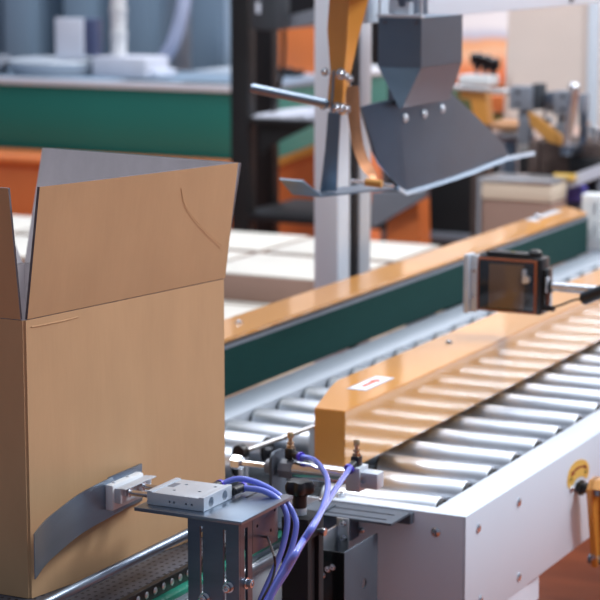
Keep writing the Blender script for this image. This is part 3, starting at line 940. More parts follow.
# thin plate and bolts
q0_, q1_ = hx(332.5, 70, -.012), hx(330, 112, -.012)
MB().strip([q0_, q1_], [q0_+Vector((0, -.004, 0)), q1_+Vector((0, -.004, 0))], (.003, 0, 0), 1).build('edge_strip', 'steel', hd)
for px, py, r in ((325, 72, .0055), (341, 74, .007), (346, 76, .005), (323, 106, .0055), (337, 108, .007), (342, 108, .006), (347, 109, .005), (350, 79, .0045)):
    q = hx(px, py, -.008); bolt(hd, q, (-1, 0, 0), r, r*1.5)
    if px < 327: MB().cyl(q+Vector((.002, 0, 0)), hx(px+6, py+1, -.004), .003, 10).build('bolt_shank', 'chrome', hd)
# steel hanger strip
S_ = [hx(*p) for p in ((328, 112), (340, 114), (338, 150), (336, 191), (320, 191), (325, 150))]
MB().prism(S_, (.004, 0, 0)).build('hanger_strip', 'scoop_steel', hd)
# bent foot plate
F1, F2 = at(293, 193, 0, 3.46), at(322, 195.5, 0, 3.46)
E1, E2 = at(280, 178, 0, 3.435), at(303, 180, 0, 3.435)
G1, G2 = at(372, 183, 0, 3.80), at(398, 187, 0, 3.78)
b = MB().strip([E1, F1, G1], [E2, F2, G2], [Vector((-.6, 0, -.8)), Vector((-.3, 0, -.95)), Vector((0, 0, -1))], .0035, 1)
b.build('foot_plate', 'steel', hd)
# curved bronze strip
bl = [(346, 86), (347, 105), (349, 125), (352, 145), (358, 162), (364, 172), (372, 180)]
brt = [(358, 86), (359, 105), (360, 125), (363, 145), (368, 160), (374, 170), (378, 178)]
Lp = smoothpath([hx(x, y, .02+.012*i*(i-3)*.05) for i, (x, y) in enumerate(bl)], 3)
Rp = smoothpath([hx(x, y, .045+.012*i*(i-3)*.05) for i, (x, y) in enumerate(brt)], 3)
MB().strip(Lp, Rp, (.003, 0, 0), 1).build('spring_strip', 'bronze', hd)
MB().cyl(hx(351, 181, -.01), hx(393, 186, .0), .004, 12).build('lower_pin', 'chrome', hd)
MB().cyl(hx(366, 182, -.012), hx(382, 184, -.01), .0075, 14).build('amber_bush', 'amber', hd)

sc = thing('tape_scoop', 'large polished steel scoop plate with three dome rivets', 'plate', (4.0, 1.71, 1.3))
SY = 1.70
def sq(px, py, y=SY): return at(px, py, 1, y)
# right hand flat wing and curved left wing
n_ = 8
top_ = [(361, 107), (375, 103), (389, 100), (398, 103), (425, 97), (449, 91), (472, 112), (490, 130), (504, 144), (508, 153)]
bot_ = [(373, 152), (379, 164), (389, 175), (399, 186), (407, 191), (430, 184), (455, 176), (475, 169), (495, 161), (508, 156)]
yy = [1.728, 1.718, 1.708, 1.702, 1.70, 1.70, 1.70, 1.70, 1.70, 1.70]
yb2 = [1.72, 1.712, 1.704, 1.698, 1.69, 1.685, 1.685, 1.69, 1.695, 1.70]
T_ = [sq(*p, y) for p, y in zip(top_, yy)]; B_ = [sq(*p, y) for p, y in zip(bot_, yb2)]
MB().strip(T_, B_, (0, .003, 0), 1).build('scoop', 'scoop_steel', sc)
lip0 = [(399, 186), (407, 191), (430, 184), (455, 176), (475, 169), (495, 161), (508, 156), (535, 151)]
MB().strip([sq(*p, 1.684) for p in lip0], [sq(x, y+4.5, 1.676) for x, y in lip0], (0, .003, 0), 1).build('lower_lip', 'steel', sc)
for p in ((404, 118), (423, 114), (441, 109)):
    bolt(sc, sq(*p, SY), (0, -1, 0), .009, .008, name='rivet', m='alu', washer=False)
MB().box((4.0, 1.704, 1.34), (4.05, 1.80, 1.36)).box((4.0, 1.79, 1.34), (4.05, 1.81, 1.60)).build('hanger', 'dark_steel', sc)

hp = thing('steel_hopper', 'faceted steel hopper tapering to a point above the scoop plate', 'hopper', (3.85, 1.7, 1.4))
HY = 1.655
k0 = sq(421, 18, HY); k1 = sq(421, 68, HY); k2 = sq(462, 14, HY); k3 = sq(462, 66, HY)
l0 = at(378, 18, 0, k1.x); l1 = at(378, 71, 0, k1.x)
zt = k0.z+.0; zm = k1.z
xa, xb = k1.x, k3.x
ya_, yb3 = HY, l1.y
tip0 = sq(400, 108, HY+.03); tip1 = sq(447, 100, HY+.03)
zt_ = min(tip0.z, tip1.z)
b = MB()
b.hexa([(xa, ya_, zm), (xb, ya_, zm), (xb, yb3, zm), (xa, yb3, zm), (xa, ya_, zt), (xb, ya_, zt), (xb, yb3, zt), (xa, yb3, zt)])
b.build('upper_box', 'scoop_steel', hp)
b = MB()
tipx0, tipx1 = tip0.x+.0, tip1.x
b.hexa([(tipx0, HY+.025, tip0.z), (tipx1, HY+.025, tip0.z), (tipx1, HY+.032, tip0.z), (tipx0, HY+.032, tip0.z),
        (xa, ya_, zm-.0005), (xb, ya_, zm-.0005), (xb, yb3, zm-.0005), (xa, yb3, zm-.0005)])
b.build('lower_taper', 'scoop_steel', hp)
b = MB().box((xa-.004, ya_-.002, zt), (xa+.01, yb3+.002, zt+.006)).box((xa, ya_, zt+.10), (xa+.1, yb3, zt+.104)).box((xa, ya_, zt), (xa+.003, ya_+.004, zt+.1)).box((xa, yb3-.004, zt), (xa+.003, yb3, zt+.1)).box((xa+.04, ya_+.004, zt+.006), (xa+.044, yb3-.004, zt+.1)).box((xa+.01, ya_+.03, zt+.006), (xa+.03, ya_+.06, zt+.03))
b.build('upper_frame', 'alu', hp)
yc = (ya_+yb3)/2
MB().cyl((xa+.02, yc, zt+.006), (xa+.02, yc, zt+.02), .006, 12).cyl((xa+.02, yc, zt+.02), (xa+.02, yc, zt+.06), .013, 16, bev=.002).build('spindle', 'dark_steel', hp)
for y in (ya_+.012, yb3-.014):
    bolt(hp, (xa, y, zt-.008), (-1, 0, 0), .004, .004, m='dark_steel')

# ------------------------------------------------------------------ background, left: counter
def X_(px, py, x): return at(px, py, 0, x)
ctn = thing('counter', 'long green fronted counter with a pale worktop in the left background', 'counter', (8.5, 4.5, 0))
MB().box((8.55, 4.56, 0), (9.3, 7.0, .984), .004).build('carcass', 'dark_gap', ctn)
MB().box((8.50, 4.56, .672), (8.55, 7.0, .984), .004).build('front_panel', 'green_panel', ctn)
MB().box((8.51, 4.53, .60), (9.3, 4.559, .984), .004).build('end_panel', 'green_panel', ctn)
MB().box((8.495, 4.51, .985), (9.3, 7.0, 1.015), .006).build('worktop', 'locker', ctn)
MB().box((8.48, 4.51, .985), (8.4948, 7.0, 1.017), .003).build('worktop_edge', 'white', ctn)
c2 = thing('counter', 'green fronted counter running away behind the black rack', 'counter', (10, 4.9, 0))
MB().box((9.32, 4.58, .0), (10.9, 5.3, .984), .004).build('carcass', 'dark_gap', c2)
MB().box((9.32, 4.53, .60), (10.9, 4.579, .984), .004).build('front_panel', 'green_panel', c2)
MB().box((9.32, 4.51, .985), (10.9, 5.3, 1.015), .006).build('worktop', 'white', c2)
om = thing('orange_machine', 'orange machine cover with a rounded lip in front of the green counter', 'machine', (8.2, 5, 0))
b = MB().box((8.22, 3.9, .05), (8.46, 6.6, .64), .01)
b.build('cover', 'orange', om)
MB().cyl((8.22, 3.9, .655), (8.22, 6.6, .655), .03, 20).box((8.22, 3.9, .63), (8.46, 6.6, .68)).build('rounded_lip', 'orange', om)
MB().box((8.25, 4.0, 0), (8.42, 6.5, .05)).build('base', 'black_matte', om)

def lk(px0, px1, label, m='locker', top=2.0, x=9.9):
    a = X_(px0, 20, x).y; c = X_(px1, 20, x).y
    t = thing('tall_cabinet', label, 'cabinet', (x, (a+c)/2, 0), 'blue grey cabinets behind the counter')
    MB().box((x, c, .06), (x+.5, a, top), .01).build('carcass', m, t)
    MB().box((x-.02, c+.02, .12), (x-.002, a-.02, top-.05), .006).build('door', m, t)
    MB().box((x+.02, c+.02, 0), (x+.45, a-.02, .06)).build('plinth', 'dark_gap', t)
lk(-60, 0, 'blue grey cabinet cut by the left edge of the picture', x=10.1)
lk(3, 35, 'blue grey cabinet at the left, left of the upright frosted panel')
lk(63, 94, 'blue grey cabinet right behind the upright frosted panel')
lk(124, 157, 'blue grey cabinet between the white cup stack and the leaning hose')
lk(190, 225, 'blue grey cabinet beside the black rack')
t = thing('partition', 'dark partition behind the blue grey cabinets', 'partition', (10.8, 5, 0))
MB().box((10.8, 5.75, 0), (10.86, 8.6, 2.2), .004).build('panel', 'dark_gap', t)

def onc(px, x=8.8): return X_(px, 70, x).y
ZW = 1.015
fp_ = thing('frosted_panel', 'upright pale frosted panel standing on the counter', 'display', (8.75, onc(70), ZW))
a, c = X_(55, 40, 8.75), X_(83, 40, 8.75)
MB().box((8.75, c.y, 1.096), (8.765, a.y, X_(70, 18, 8.75).z), .006, seg=3).build('panel', 'frost', fp_)
MB().box((8.766, c.y-.045, 1.11), (8.86, a.y-.02, X_(70, 18, 8.75).z-.005), .004).build('back', 'navy', fp_)
MB().lathe((8.80, onc(70), 1.0605), (0, 0, 1), [(0, .08), (.012, .078), (.02, .04), (.037, .035)], 28).build('stand', 'white', fp_)
cs = None
for i in range(3):
    yq = onc(113.5); z = 1.111+.115*i
    o = MB().lathe((8.85, yq, z), (0, 0, 1), [(0, .033), (.005, .037), (.10, .041), (.107, .046), (.1145, .046)], 22).build('paper_cup', 'plastic_white')
    tag(o, ['white cup at the bottom of the stack on the white box', 'white cup in the middle of the stack on the white box', 'white cup on top of the stack on the white box'][i], 'cup', 'white cups stacked on the counter')
def slab(px0, px1, x0, x1, z0, z1, name, m, label, cat, tilt=0.0, bev=.01):
    a = X_(px0, 70, x0).y; c = X_(px1, 70, x0).y
    mt = Matrix.Translation((x0, (a+c)/2, z0)) @ Matrix.Rotation(tilt, 4, 'X')
    w = (a-c)/2
    o = MB().box((0, -w, 0), (x1-x0, w, z1-z0), bev, mt=mt).build(name, m)
    return tag(o, label, cat)
# round tray-like machine body left, plus papers and boxes
t = thing('round_tray', 'wide round white tray on the counter under the frosted panel', 'tray', (8.7, onc(50), ZW))
b = MB(); b.lathe((8.85, onc(52), ZW), (0, 0, 1), [(0, .19), (.004, .21), (.06, .245), (.070, .24), (.075, .20)], 40)
b.build('tray', 'alu', t)
t = thing('round_tray', 'round grey tray cut by the left edge of the picture', 'tray', (8.6, onc(4), ZW))
MB().lathe((8.68, onc(-12), ZW), (0, 0, 1), [(0, .12), (.004, .16), (.05, .19), (.085, .18)], 36).build('tray', 'grey', t)
slab(92, 146, 8.76, 8.98, ZW, 1.11, 'white_box', 'paper', 'white box under the cup stack on the counter', 'box')
slab(146, 158, 8.80, 8.98, ZW, 1.05, 'small_box', 'frost', 'small pale box beside the box that carries the cups', 'box')
slab(112, 165, 8.55, 8.70, ZW, 1.012, 'magazine_stack', 'paper', 'pile of pale magazines near the front edge of the counter', 'magazines', bev=.003)
slab(168, 226, 8.53, 8.70, ZW, 1.010, 'magazine_stack', 'paper', 'pile of pale magazines on the counter next to the black rack', 'magazines', bev=.003)
hs_ = thing('corrugated_hose', 'pale grey corrugated hose rising from the counter', 'hose', (9.1, 5.3, ZW))
o = MB().tube([X_(160, 64, 9.1), X_(172, 45, 9.1), X_(180, 22, 9.12), X_(184, 0, 9.15), X_(186, -25, 9.2)], .035, 16, 6).build('hose', 'hose_grey', hs_)
o = MB().box((9.05, X_(170, 60, 9.1).y, ZW), (9.2, X_(150, 60, 9.1).y, 1.03), .01).build('base', 'grey', hs_)

# ------------------------------------------------------------------ black rack
rk = thing('black_rack', 'black steel rack with two shelves behind the box', 'rack', (7, 3.6, 0))
RX = 7.0
def post(px0, px1, x):
    a = X_(px0, 60, x).y; c = X_(px1, 60, x).y
    MB().box((x, c, 0), (x+.06, a, 2.1), .004).build('post', 'black_matte', rk)
post(230, 248, RX); post(254, 272, RX+.32)
post(388, 398, RX); post(388, 398, RX+.43)
zs1 = X_(280, 121, RX).z; zs2 = X_(280, 219, RX).z
yl, yr = X_(236, 100, RX).y, X_(400, 100, RX).y
MB().box((RX+.001, yr, zs1-.012), (RX+.5, yl, zs1+.004), .002).build('shelf', 'black_matte', rk)
MB().box((RX+.001, yr, zs2-.015), (RX+.5, yl, zs2+.012), .002).build('shelf', 'black_matte', rk)
MB().prism([(RX+.04, yl-.08, zs1-.012), (RX+.04, yl-.30, zs1-.012), (RX+.04, yl-.12, zs1-.10), (RX+.04, yl-.08, zs1-.14)], (.01, 0, 0)).build('gusset', 'black_matte', rk)
b = MB()
zz = X_(290, 20, RX).z
b.hexa([(RX+.02, X_(345, 5, RX).y, zz+.02), (RX+.02, X_(281, 5, RX).y, zz-.035), (RX+.3, X_(281, 5, RX).y, zz-.035), (RX+.3, X_(345, 5, RX).y, zz+.02),
        (RX+.02, X_(345, 5, RX).y, zz+.075), (RX+.02, X_(281, 5, RX).y, zz+.01), (RX+.3, X_(281, 5, RX).y, zz+.01), (RX+.3, X_(345, 5, RX).y, zz+.075)])
b.build('upper_tray', 'grey', rk)
o = MB().box((RX-.12, X_(279, 5, RX-.1).y, X_(265, 30, RX-.1).z), (RX-.005, X_(253, 5, RX-.1).y, 1.75), .01).build('control_box', 'dark_gap', rk)
o2 = MB().box((RX-.123, X_(263, 8, RX-.1).y, X_(263, 13, RX-.1).z), (RX-.119, X_(259, 8, RX-.1).y, X_(263, 2, RX-.1).z)).build('badge', 'frost', o)
o = MB().tube([X_(284, 30, RX+.1), X_(284, 50, RX+.1), X_(282, 75, RX+.1), X_(276, 100, RX+.1), X_(272, 116, RX+.15)], .008, 8).build('cable', 'black', rk)
# papers on the shelf
for i, (p0, p1, lab) in enumerate(((243, 275, 'left sheet of white paper on the upper rack shelf'), (272, 300, 'middle sheets of white paper on the upper rack shelf'), (296, 318, 'right sheet of white paper on the upper rack shelf'))):
    a = X_(p0, 115, RX).y; c = X_(p1, 115, RX).y
    z = zs1+.005
    o = MB().hexa([(RX+.03, a, z), (RX+.03, c, z), (RX+.3, c-.02, z), (RX+.3, a-.02, z), (RX+.03, a, z+.004), (RX+.03, c, z+.008+.01*i), (RX+.3, c-.02, z+.03+.01*i), (RX+.3, a-.02, z+.012)]).build('paper_stack', 'paper')
    tag(o, lab, 'paper', 'papers on the black rack')
ms = thing('dark_screen', 'tall dark screen above the orange panel on the counter', 'screen', (9.6, 4.7, 1.015))
MB().box((9.6, X_(392, 50, 9.6).y, 1.05), (9.66, X_(250, 50, 9.6).y, 1.9), .006).build('screen', 'black_matte', ms)
MB().box((9.58, 4.75, 1.0155), (9.68, 4.95, 1.05), .004).build('foot', 'black_matte', ms)
op = thing('orange_hood', 'orange panel standing on the counter behind the black rack', 'panel', (9.4, 4.7, 1.015))
MB().box((9.4, X_(325, 50, 9.4).y, 1.0155), (9.46, X_(255, 50, 9.4).y, X_(280, 25, 9.4).z), .006).build('panel', 'orange', op)
o = MB().lathe((9.2, X_(286, 80, 9.2).y, ZW), (0, 0, 1), [(0, .05), (.02, .055), (.04, .03)], 16).box((9.15, X_(300, 80, 9.2).y, ZW), (9.25, X_(274, 80, 9.2).y, ZW+.03), .006).build('black_tool', 'black_matte'); tag(o, 'small black tool on the counter edge behind the rack', 'tool')
oc = thing('orange_machine', 'orange machine body standing behind the lower rack shelf', 'machine', (7.75, 3.6, 0))
b = MB()
yA, yB = X_(256, 200, 7.75).y, X_(345, 200, 7.75).y
zA, zB = X_(256, 172, 7.75).z, X_(345, 138, 7.75).z
b.hexa([(7.75, yA, 0), (7.75, yB, 0), (8.1, yB, 0), (8.1, yA, 0), (7.75, yA, zA), (7.75, yB, zB), (8.1, yB, zB), (8.1, yA, zA)])
b.build('body', 'orange', oc)
MB().hexa([(7.73, yA, zA-.015), (7.73, yB, zB-.015), (8.1, yB, zB-.015), (8.1, yA, zA-.015), (7.73, yA, zA+.02), (7.73, yB, zB+.02), (8.1, yB, zB+.02), (8.1, yA, zA+.02)]).build('top_cover', 'yellow', oc)

# ------------------------------------------------------------------ pallets of white cartons
def carton(x, y, z, lx, ly, lz, label, group):
    t = thing('white_carton', label, 'carton', (x, y, z), group)
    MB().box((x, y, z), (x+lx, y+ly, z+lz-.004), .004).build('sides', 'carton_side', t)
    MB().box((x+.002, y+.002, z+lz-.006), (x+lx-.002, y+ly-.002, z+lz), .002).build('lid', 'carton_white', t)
    return t
ZP = .70
desc = ['nearest the pale carton', 'right behind the column', 'left of the column', 'behind the cardboard box', 'farthest left']
for i, (x, lx, rn) in enumerate(((5.51, .385, 'front row'), (5.95, .36, 'back row'))):
    for j in range(4):
        carton(x, 2.66+.475*j, ZP-.085, lx, .455, .085, 'flat white topped carton, %s of the upper layer, %s' % (rn, desc[j]), 'white topped cartons behind the conveyor')
for i, (x, lx, rn) in enumerate(((5.04, .42, 'front row'), (5.48, .42, 'middle row'), (5.92, .42, 'back row'))):
    for j in range(4):
        t_ = carton(x, 2.66+.475*j, .32, lx, .46, .294, 'pale carton of the lower layer, %s, %s' % (rn, desc[j]), 'pale cartons of the lower layer')
        kids(t_)[1].data.materials[0] = M['cream']
plt = thing('pallet', 'low platform under the two layers of cartons', 'platform', (5.7, 3.4, 0))
MB().box((5.0, 2.62, .26), (6.38, 4.6, .32), .004).build('deck', 'cream', plt)
for x in (5.04, 6.28):
    for y in (2.66, 4.5): MB().box((x, y, 0), (x+.06, y+.06, .26)).build('leg', 'grey', plt)

# dark chair-like orange seat behind scoop
oo = thing('orange_bin', 'orange bin with a slanted grey cover behind the column', 'bin', (6.9, 3.0, 0))
bx = 6.86
pts = [X_(*p, bx) for p in ((385, 262), (387, 222), (418, 200), (420, 262))]
MB().prism([(bx, p.y, max(0, p.z)) for p in pts], (.10, 0, 0)).build('bin', 'orange', oo)
MB().prism([X_(*p, bx-.05) for p in ((371, 192), (425, 192), (424, 198), (374, 227), (371, 228))], (.03, 0, 0)).build('cover', 'grey', oo)
MB().box((bx+.02, pts[2].y+.01, 0), (bx+.08, pts[0].y-.01, pts[0].z+.005)).build('foot', 'black_matte', oo)

# ------------------------------------------------------------------ right background machine
dk = thing('dark_machine', 'dark machine cabinet behind the pale carton on the right', 'machine', (7.3, 2.8, 0))
a = X_(429, 200, 7.25).y; c = X_(540, 200, 7.25).y
MB().box((7.25, c, 0), (7.7, a, X_(450, 150, 7.25).z), .006).build('cabinet', 'black_matte', dk)
MB().box((7.20, c, X_(450, 240, 7.25).z), (7.249, a, X_(450, 232, 7.25).z), .004).build('kick_rail', 'grey', dk)
o = thing('pale_carton', 'pale beige carton with a bright metal rim behind the far guide', 'carton', (6.3, 2.4, 0))
px_ = 6.2
a = X_(482, 190, px_).y; c = X_(552, 190, px_).y; zt2 = X_(520, 183, px_).z; zc = X_(520, 201, px_).z
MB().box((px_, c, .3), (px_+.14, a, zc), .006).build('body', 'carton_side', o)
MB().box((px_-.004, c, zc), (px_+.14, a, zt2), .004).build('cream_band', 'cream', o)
MB().box((px_-.01, c-.004, zt2), (px_+.15, a+.004, zt2+.012), .003).build('rim', 'alu_bright', o)
MB().box((px_-.011, a+.0005, .3), (px_+.0, a+.012, zt2+.01), .003).build('edge_post', 'alu_bright', o)
MB().box((px_+.02, c+.02, 0), (px_+.12, a-.02, .3)).build('base', 'grey', o)

wp = thing('sheet_guard', 'large smooth white sheet guard at the right behind the machine', 'panel', (6.9, 2.4, 0))
wx = 6.9
pts = [X_(*p, wx) for p in ((510, -20), (600, -20), (640, -20), (640, 128), (503, 122))]
MB().prism([(wx, p.y, p.z) for p in pts], (.01, 0, 0), .001).build('sheet', 'panel_white', wp)
a = X_(508, 10, wx); MB().box((wx-.02, X_(600, 10, wx).y, .55), (wx+.03, X_(590, 10, wx).y, a.z+.1), .004).build('post', 'white', wp)
MB().box((wx-.03, X_(600, 10, wx).y-.02, 0), (wx+.04, X_(590, 10, wx).y+.02, .55), .004).build('post_base', 'white', wp)

bn = MB().box((13.95, X_(508+8, 30, 13.95).y, X_(480, 118, 13.95).z), (13.999, X_(455, 30, 13.95).y, X_(480, -30, 13.95).z)).build('banner', 'banner')
tag(bn, 'printed banner on the far wall, white above and orange below', 'banner')

# machine top block at right: dark deck, blocks, lever, bracket
md = thing('machine_deck', 'dark brown machine deck under the grey blocks at the right', 'machine', (6.5, 2.3, 0))
gx = 6.55
a = X_(528, 150, gx).y; c = X_(660, 150, gx).y
MB().box((gx, c, X_(560, 182, gx).z), (gx+.25, a, X_(560, 142, gx).z), .006).build('deck', 'brown_metal', md)
MB().box((gx-.04, X_(660, 150, gx).y, X_(570, 176, gx).z), (gx, X_(572, 150, gx).y, X_(570, 156, gx).z), .01).build('motor', 'black', md)
MB().box((gx+.03, c+.02, 0), (gx+.2, a-.05, X_(560, 182, gx).z), .004).build('cabinet', 'dark_gap', md)
ztop = X_(560, 142, gx).z
def bk(px0, px1, py0, py1, x, dep, name, m, parent, bev=.004):
    a = X_(px0, py0, x); c = X_(px1, py1, x)
    return MB().box((x, c.y, c.z), (x+dep, a.y, a.z), bev).build(name, m, parent)
gb = thing('grey_block', 'grey block with two holes beside the white sheet guard', 'block', (6.5, 2.5, 1.1))
g = bk(509, 530, 86, 110, 6.5, .06, 'block', 'grey', gb)
for py in (92, 104):
    q = X_(518, py, 6.5); MB().cyl((6.5+.001, q.y, q.z), (6.496, q.y, q.z), .006, 14).build('hole_ring', 'black', gb)
bk(531, 540, 84, 110, 6.53, .06, 'side_block', 'dark_gap', gb)
bk(518, 530, 110, 145, 6.52, .03, 'stem', 'grey', gb)
gb = thing('grey_block', 'grey block with two holes left of the chrome lever', 'block', (6.5, 2.35, 1.1))
bk(553, 569, 91, 116, 6.52, .06, 'block', 'grey', gb)
for py in (96, 109):
    q = X_(563, py, 6.52); MB().cyl((6.521, q.y, q.z), (6.516, q.y, q.z), .006, 14).build('hole_ring', 'black', gb)
bk(545, 553, 92, 112, 6.54, .05, 'side_block', 'dark_steel', gb)
bk(557, 566, 116, 144, 6.54, .03, 'stem', 'grey', gb)
gb = thing('clamp_block', 'dark clamp right of the chrome lever', 'clamp', (6.5, 2.25, 1.1))
bk(578, 584, 94, 114, 6.54, .05, 'jaw', 'grey', gb)
bk(579, 585, 110, 144, 6.55, .03, 'stem', 'dark_steel', gb)
lvv = thing('chrome_lever', 'upright chrome lever with a rounded top', 'lever', (6.4, 2.3, 1.0))
q0_, q1_ = X_(567, 146, 6.45), X_(574, 88, 6.45)
MB().cyl(q0_, q1_, .014, 20, r2=.017).build('shaft', 'chrome', lvv)
b = MB(); bmesh.ops.create_uvsphere(b.bm, u_segments=20, v_segments=12, radius=.019, matrix=Matrix.Translation(q1_)); b.build('round_end', 'chrome', lvv)
MB().box((6.44, q0_.y-.02, q0_.z-.03), (6.56, q0_.y+.02, q0_.z), .003).build('foot', 'dark_steel', lvv)
o = MB().prism([X_(*p, 6.47) for p in ((527, 112), (538, 118), (560, 136), (562, 146), (548, 142), (530, 126))], (.03, 0, 0), .002).build('amber_lever', 'amber'); tag(o, 'slanted amber coloured arm between the two grey blocks', 'arm')

yb4 = thing('yellow_bracket', 'yellow upright bracket with a white cap and black knobs', 'bracket', (6.8, 2.7, 1.0))
yx = 6.8
MB().prism([X_(*p, yx) for p in ((460, 85), (485, 85), (485, 92), (489, 125), (474, 122), (470, 100), (460, 98))], (.05, 0, 0), .002).build('upright', 'yellow', yb4)
bk(458, 490, 75, 86, yx-.02, .09, 'cap', 'plastic_white', yb4, .006)
a, c = X_(472, 124, yx), X_(488, 124, yx)
MB().box((yx, c.y, 0), (yx+.05, a.y, a.z), .004).build('foot', 'brown_metal', yb4)
for px, py in ((475, 61), (483, 63), (491, 66)):
    q = X_(px, py, yx)
    MB().lathe((yx+.02, q.y, q.z-.03), (0, 0, 1), [(0, .010), (.014, .012), (.02, .023), (.05, .025), (.056, .016)], 18).build('knob', 'black_gloss', yb4)
    MB().cyl((yx+.02, q.y, X_(px, 77, yx).z), (yx+.02, q.y, q.z-.028), .006, 12).build('knob_stem', 'chrome', yb4)
o = MB().cyl(X_(450, 87, 6.78), X_(512, 92, 6.78), .008, 16).build('white_rod', 'alu_bright'); tag(o, 'thin pale rod running behind the yellow bracket', 'rod')
o = thing('steel_tray', 'oval steel tray edge below the yellow bracket', 'tray', (6.6, 2.6, .95))
q = X_(512, 136, 6.6)
b = MB(); b.lathe((6.66, q.y+.02, q.z-.02), (0, 0, 1), [(0, .05), (.004, .07), (.02, .085), (.022, .08), (.0225, .03)], 30); b.build('tray', 'steel', o)
MB().box((6.63, q.y-.0, 0), (6.67, q.y+.04, q.z-.021), .003).build('stem', 'dark_steel', o)
o = MB()
q = X_(508, 127, 6.6)
bmesh.ops.create_uvsphere(o.bm, u_segments=20, v_segments=12, radius=1, matrix=Matrix.Translation((6.66, q.y+.02, q.z-.001)) @ Matrix.Diagonal((.05, .06, .022, 1)))
o = o.build('tan_cloth', 'tan'); tag(o, 'crumpled tan cloth on the oval steel tray', 'cloth')
o = thing('tan_post', 'reddish brown post under the steel tray', 'post', (6.5, 2.45, .8)); bk(529, 537, 141, 182, 6.45, .04, 'post', 'brown_metal', o); MB().box((6.44, X_(537, 180, 6.45).y-.02, 0), (6.50, X_(529, 180, 6.45).y+.02, X_(530, 182, 6.45).z)).build('foot', 'brown_metal', o)
# orange/green machine fragments seen between bracket and sheet
o = thing('orange_screen', 'small orange and green machine part right of the yellow bracket', 'machine part', (7.1, 2.6, .9))
bk(487, 506, 95, 113, 7.1, .05, 'orange_part', 'orange', o); bk(486, 506, 113, 130, 7.12, .05, 'green_part', 'olive', o)
MB().box((7.15, X_(506, 110, 7.1).y+.03, 0), (7.19, X_(487, 110, 7.1).y-.03, X_(500, 96, 7.1).z), .003).build('stem', 'grey', o)
# bits on the deck
bits = ((541, 100, 8, 'chrome'), (545, 121, 7, 'alu_bright'), (552, 128, 6, 'chrome'), (583, 125, 6, 'tan'), (590, 130, 9, 'alu_bright'), (597, 134, 8, 'chrome'))
for (px, py, r, m) in bits:
    q = X_(px, py, 6.56)
    rr = r/2131*6.9*.5
    zlo = ztop if px > 535 else q.z-.05
    b = MB().lathe((6.60, q.y, zlo), (0, 0, 1), [(0, rr*.5), (max(.002, q.z-zlo-rr), rr*.5), (q.z-zlo, rr), (q.z-zlo+rr*.7, rr*.8), (q.z-zlo+rr, rr*.2)], 16)
    b.build('knob', m, md)
o = thing('violet_box', 'small violet blue box beyond the end of the far guide', 'box', (6.6, 2.3, .8))
bk(562, 582, 186, 203, 6.4, .06, 'box', 'violet', o, .01); bk(566, 578, 203, 330, 6.42, .03, 'stand', 'grey', o)
o = thing('ribbed_bar', 'grey bar with a yellow strip running along under the machine deck', 'bar', (6.3, 2.4, .85))
qa, qb = X_(548, 190, 6.35), X_(612, 166, 6.35)
MB().hexa([(6.35, qa.y, qa.z-.02), (6.35, qb.y, qb.z-.02), (6.42, qb.y, qb.z-.02), (6.42, qa.y, qa.z-.02), (6.35, qa.y, qa.z+.02), (6.35, qb.y, qb.z+.02), (6.42, qb.y, qb.z+.02), (6.42, qa.y, qa.z+.02)]).build('bar', 'paper', o)
q = X_(563, 179, 6.34); MB().box((6.335, q.y-.04, q.z-.004), (6.35, q.y+.03, q.z+.016), .002).build('yellow_strip', 'sticker', o)
MB().box((6.36, qb.y, 0), (6.41, qb.y+.05, qb.z-.02)).build('support', 'grey', o)

# white slotted post on the right
o = thing('slotted_post', 'white block with two dark slots at the right edge beyond the green belt', 'post', (5.78, 1.95, .8))
qx = 5.74
a = X_(581, 200, qx); c = X_(625, 200, qx); z0 = .806; z1 = X_(590, 194, qx).z
MB().box((qx, c.y, z0), (qx+.05, a.y, z1), .008, seg=3).build('block', 'plastic_white', o,
    cut=MB().box((qx-.02, X_(596, 210, qx).y, X_(595, 215, qx).z), (qx+.01, X_(593, 210, qx).y, X_(595, 203, qx).z)).box((qx-.02, X_(596, 230, qx).y, X_(595, 235, qx).z), (qx+.01, X_(593, 230, qx).y, X_(595, 223, qx).z)))
MB().box((qx-.01, c.y, .78), (qx+.06, a.y, .806)).build('foot', 'alu', o)

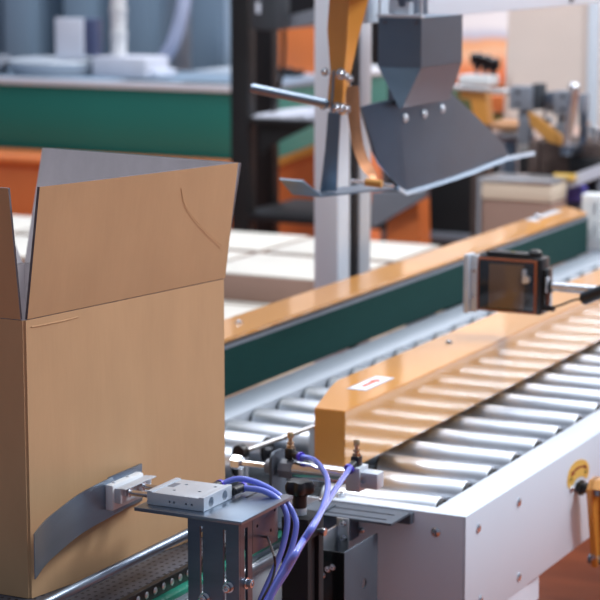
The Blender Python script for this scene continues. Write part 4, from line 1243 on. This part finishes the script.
# ------------------------------------------------------------------ light
wd = bpy.data.worlds.new('world'); scene.world = wd; wd.use_nodes = True
bg = wd.node_tree.nodes['Background']
bg.inputs[0].default_value = (.64, .72, .88, 1)
wn = wd.node_tree
wtc = wn.nodes.new('ShaderNodeTexCoord')
wdot = wn.nodes.new('ShaderNodeVectorMath'); wdot.operation = 'DOT_PRODUCT'
wdot.inputs[1].default_value = Vector((.62, .12, .77)).normalized()
wn.links.new(wtc.outputs['Generated'], wdot.inputs[0])
wmr = wn.nodes.new('ShaderNodeMapRange'); wmr.interpolation_type = 'SMOOTHSTEP'
wmr.inputs['From Min'].default_value = 0.1; wmr.inputs['From Max'].default_value = .85
wmr.inputs['To Min'].default_value = .29; wmr.inputs['To Max'].default_value = 1.15
wn.links.new(wdot.outputs['Value'], wmr.inputs['Value'])
wn.links.new(wmr.outputs[0], bg.inputs[1])
def area(name, loc, target, sx, sy, power, color=(1, 1, 1)):
    l = bpy.data.lights.new(name, 'AREA'); l.shape = 'RECTANGLE'; l.size = sx; l.size_y = sy; l.energy = power; l.color = color
    o = bpy.data.objects.new(name, l); col.objects.link(o); o.location = loc
    d = Vector(target)-Vector(loc); o.rotation_euler = d.to_track_quat('-Z', 'Y').to_euler()
    return o
area('hall_and_fill_light', (4.2, -1.5, 4.4), (3.2, 1.5, .9), 1.2, 1.0, 158, (.93, .97, 1))
area('hall_and_fill_light', (5.0, 1.6, 4.8), (5.0, 1.6, 0), 3.4, 2.6, 45, (.95, .97, 1))
area('hall_and_fill_light', (8.3, 4.4, 4.8), (8.6, 4.8, 0), 3.5, 2.5, 95, (.95, .97, 1))
area('hall_and_fill_light', (7.6, -.2, 4.6), (6.9, 2.4, .8), 2.5, 1.5, 150, (1, .98, .96))
area('hall_and_fill_light', (3.5, 3.3, 4.3), (4.7, 2.2, 1.2), .9, .9, 80, (1, .98, .96))  # added fill lamp, brightens the near-facing sides of column and taping head
area('hall_and_fill_light', (11.5, 2.5, 4.8), (13.5, 2.5, 2), 6, 1.5, 380, (1, .99, .98))
scene.view_settings.view_transform = 'Standard'
scene.view_settings.look = 'None'
scene.view_settings.exposure = 0.0
scene.view_settings.gamma = 1.0
scene.view_settings.use_curve_mapping = False
for o in bpy.data.objects:
    if '_o' in o.keys(): del o['_o']
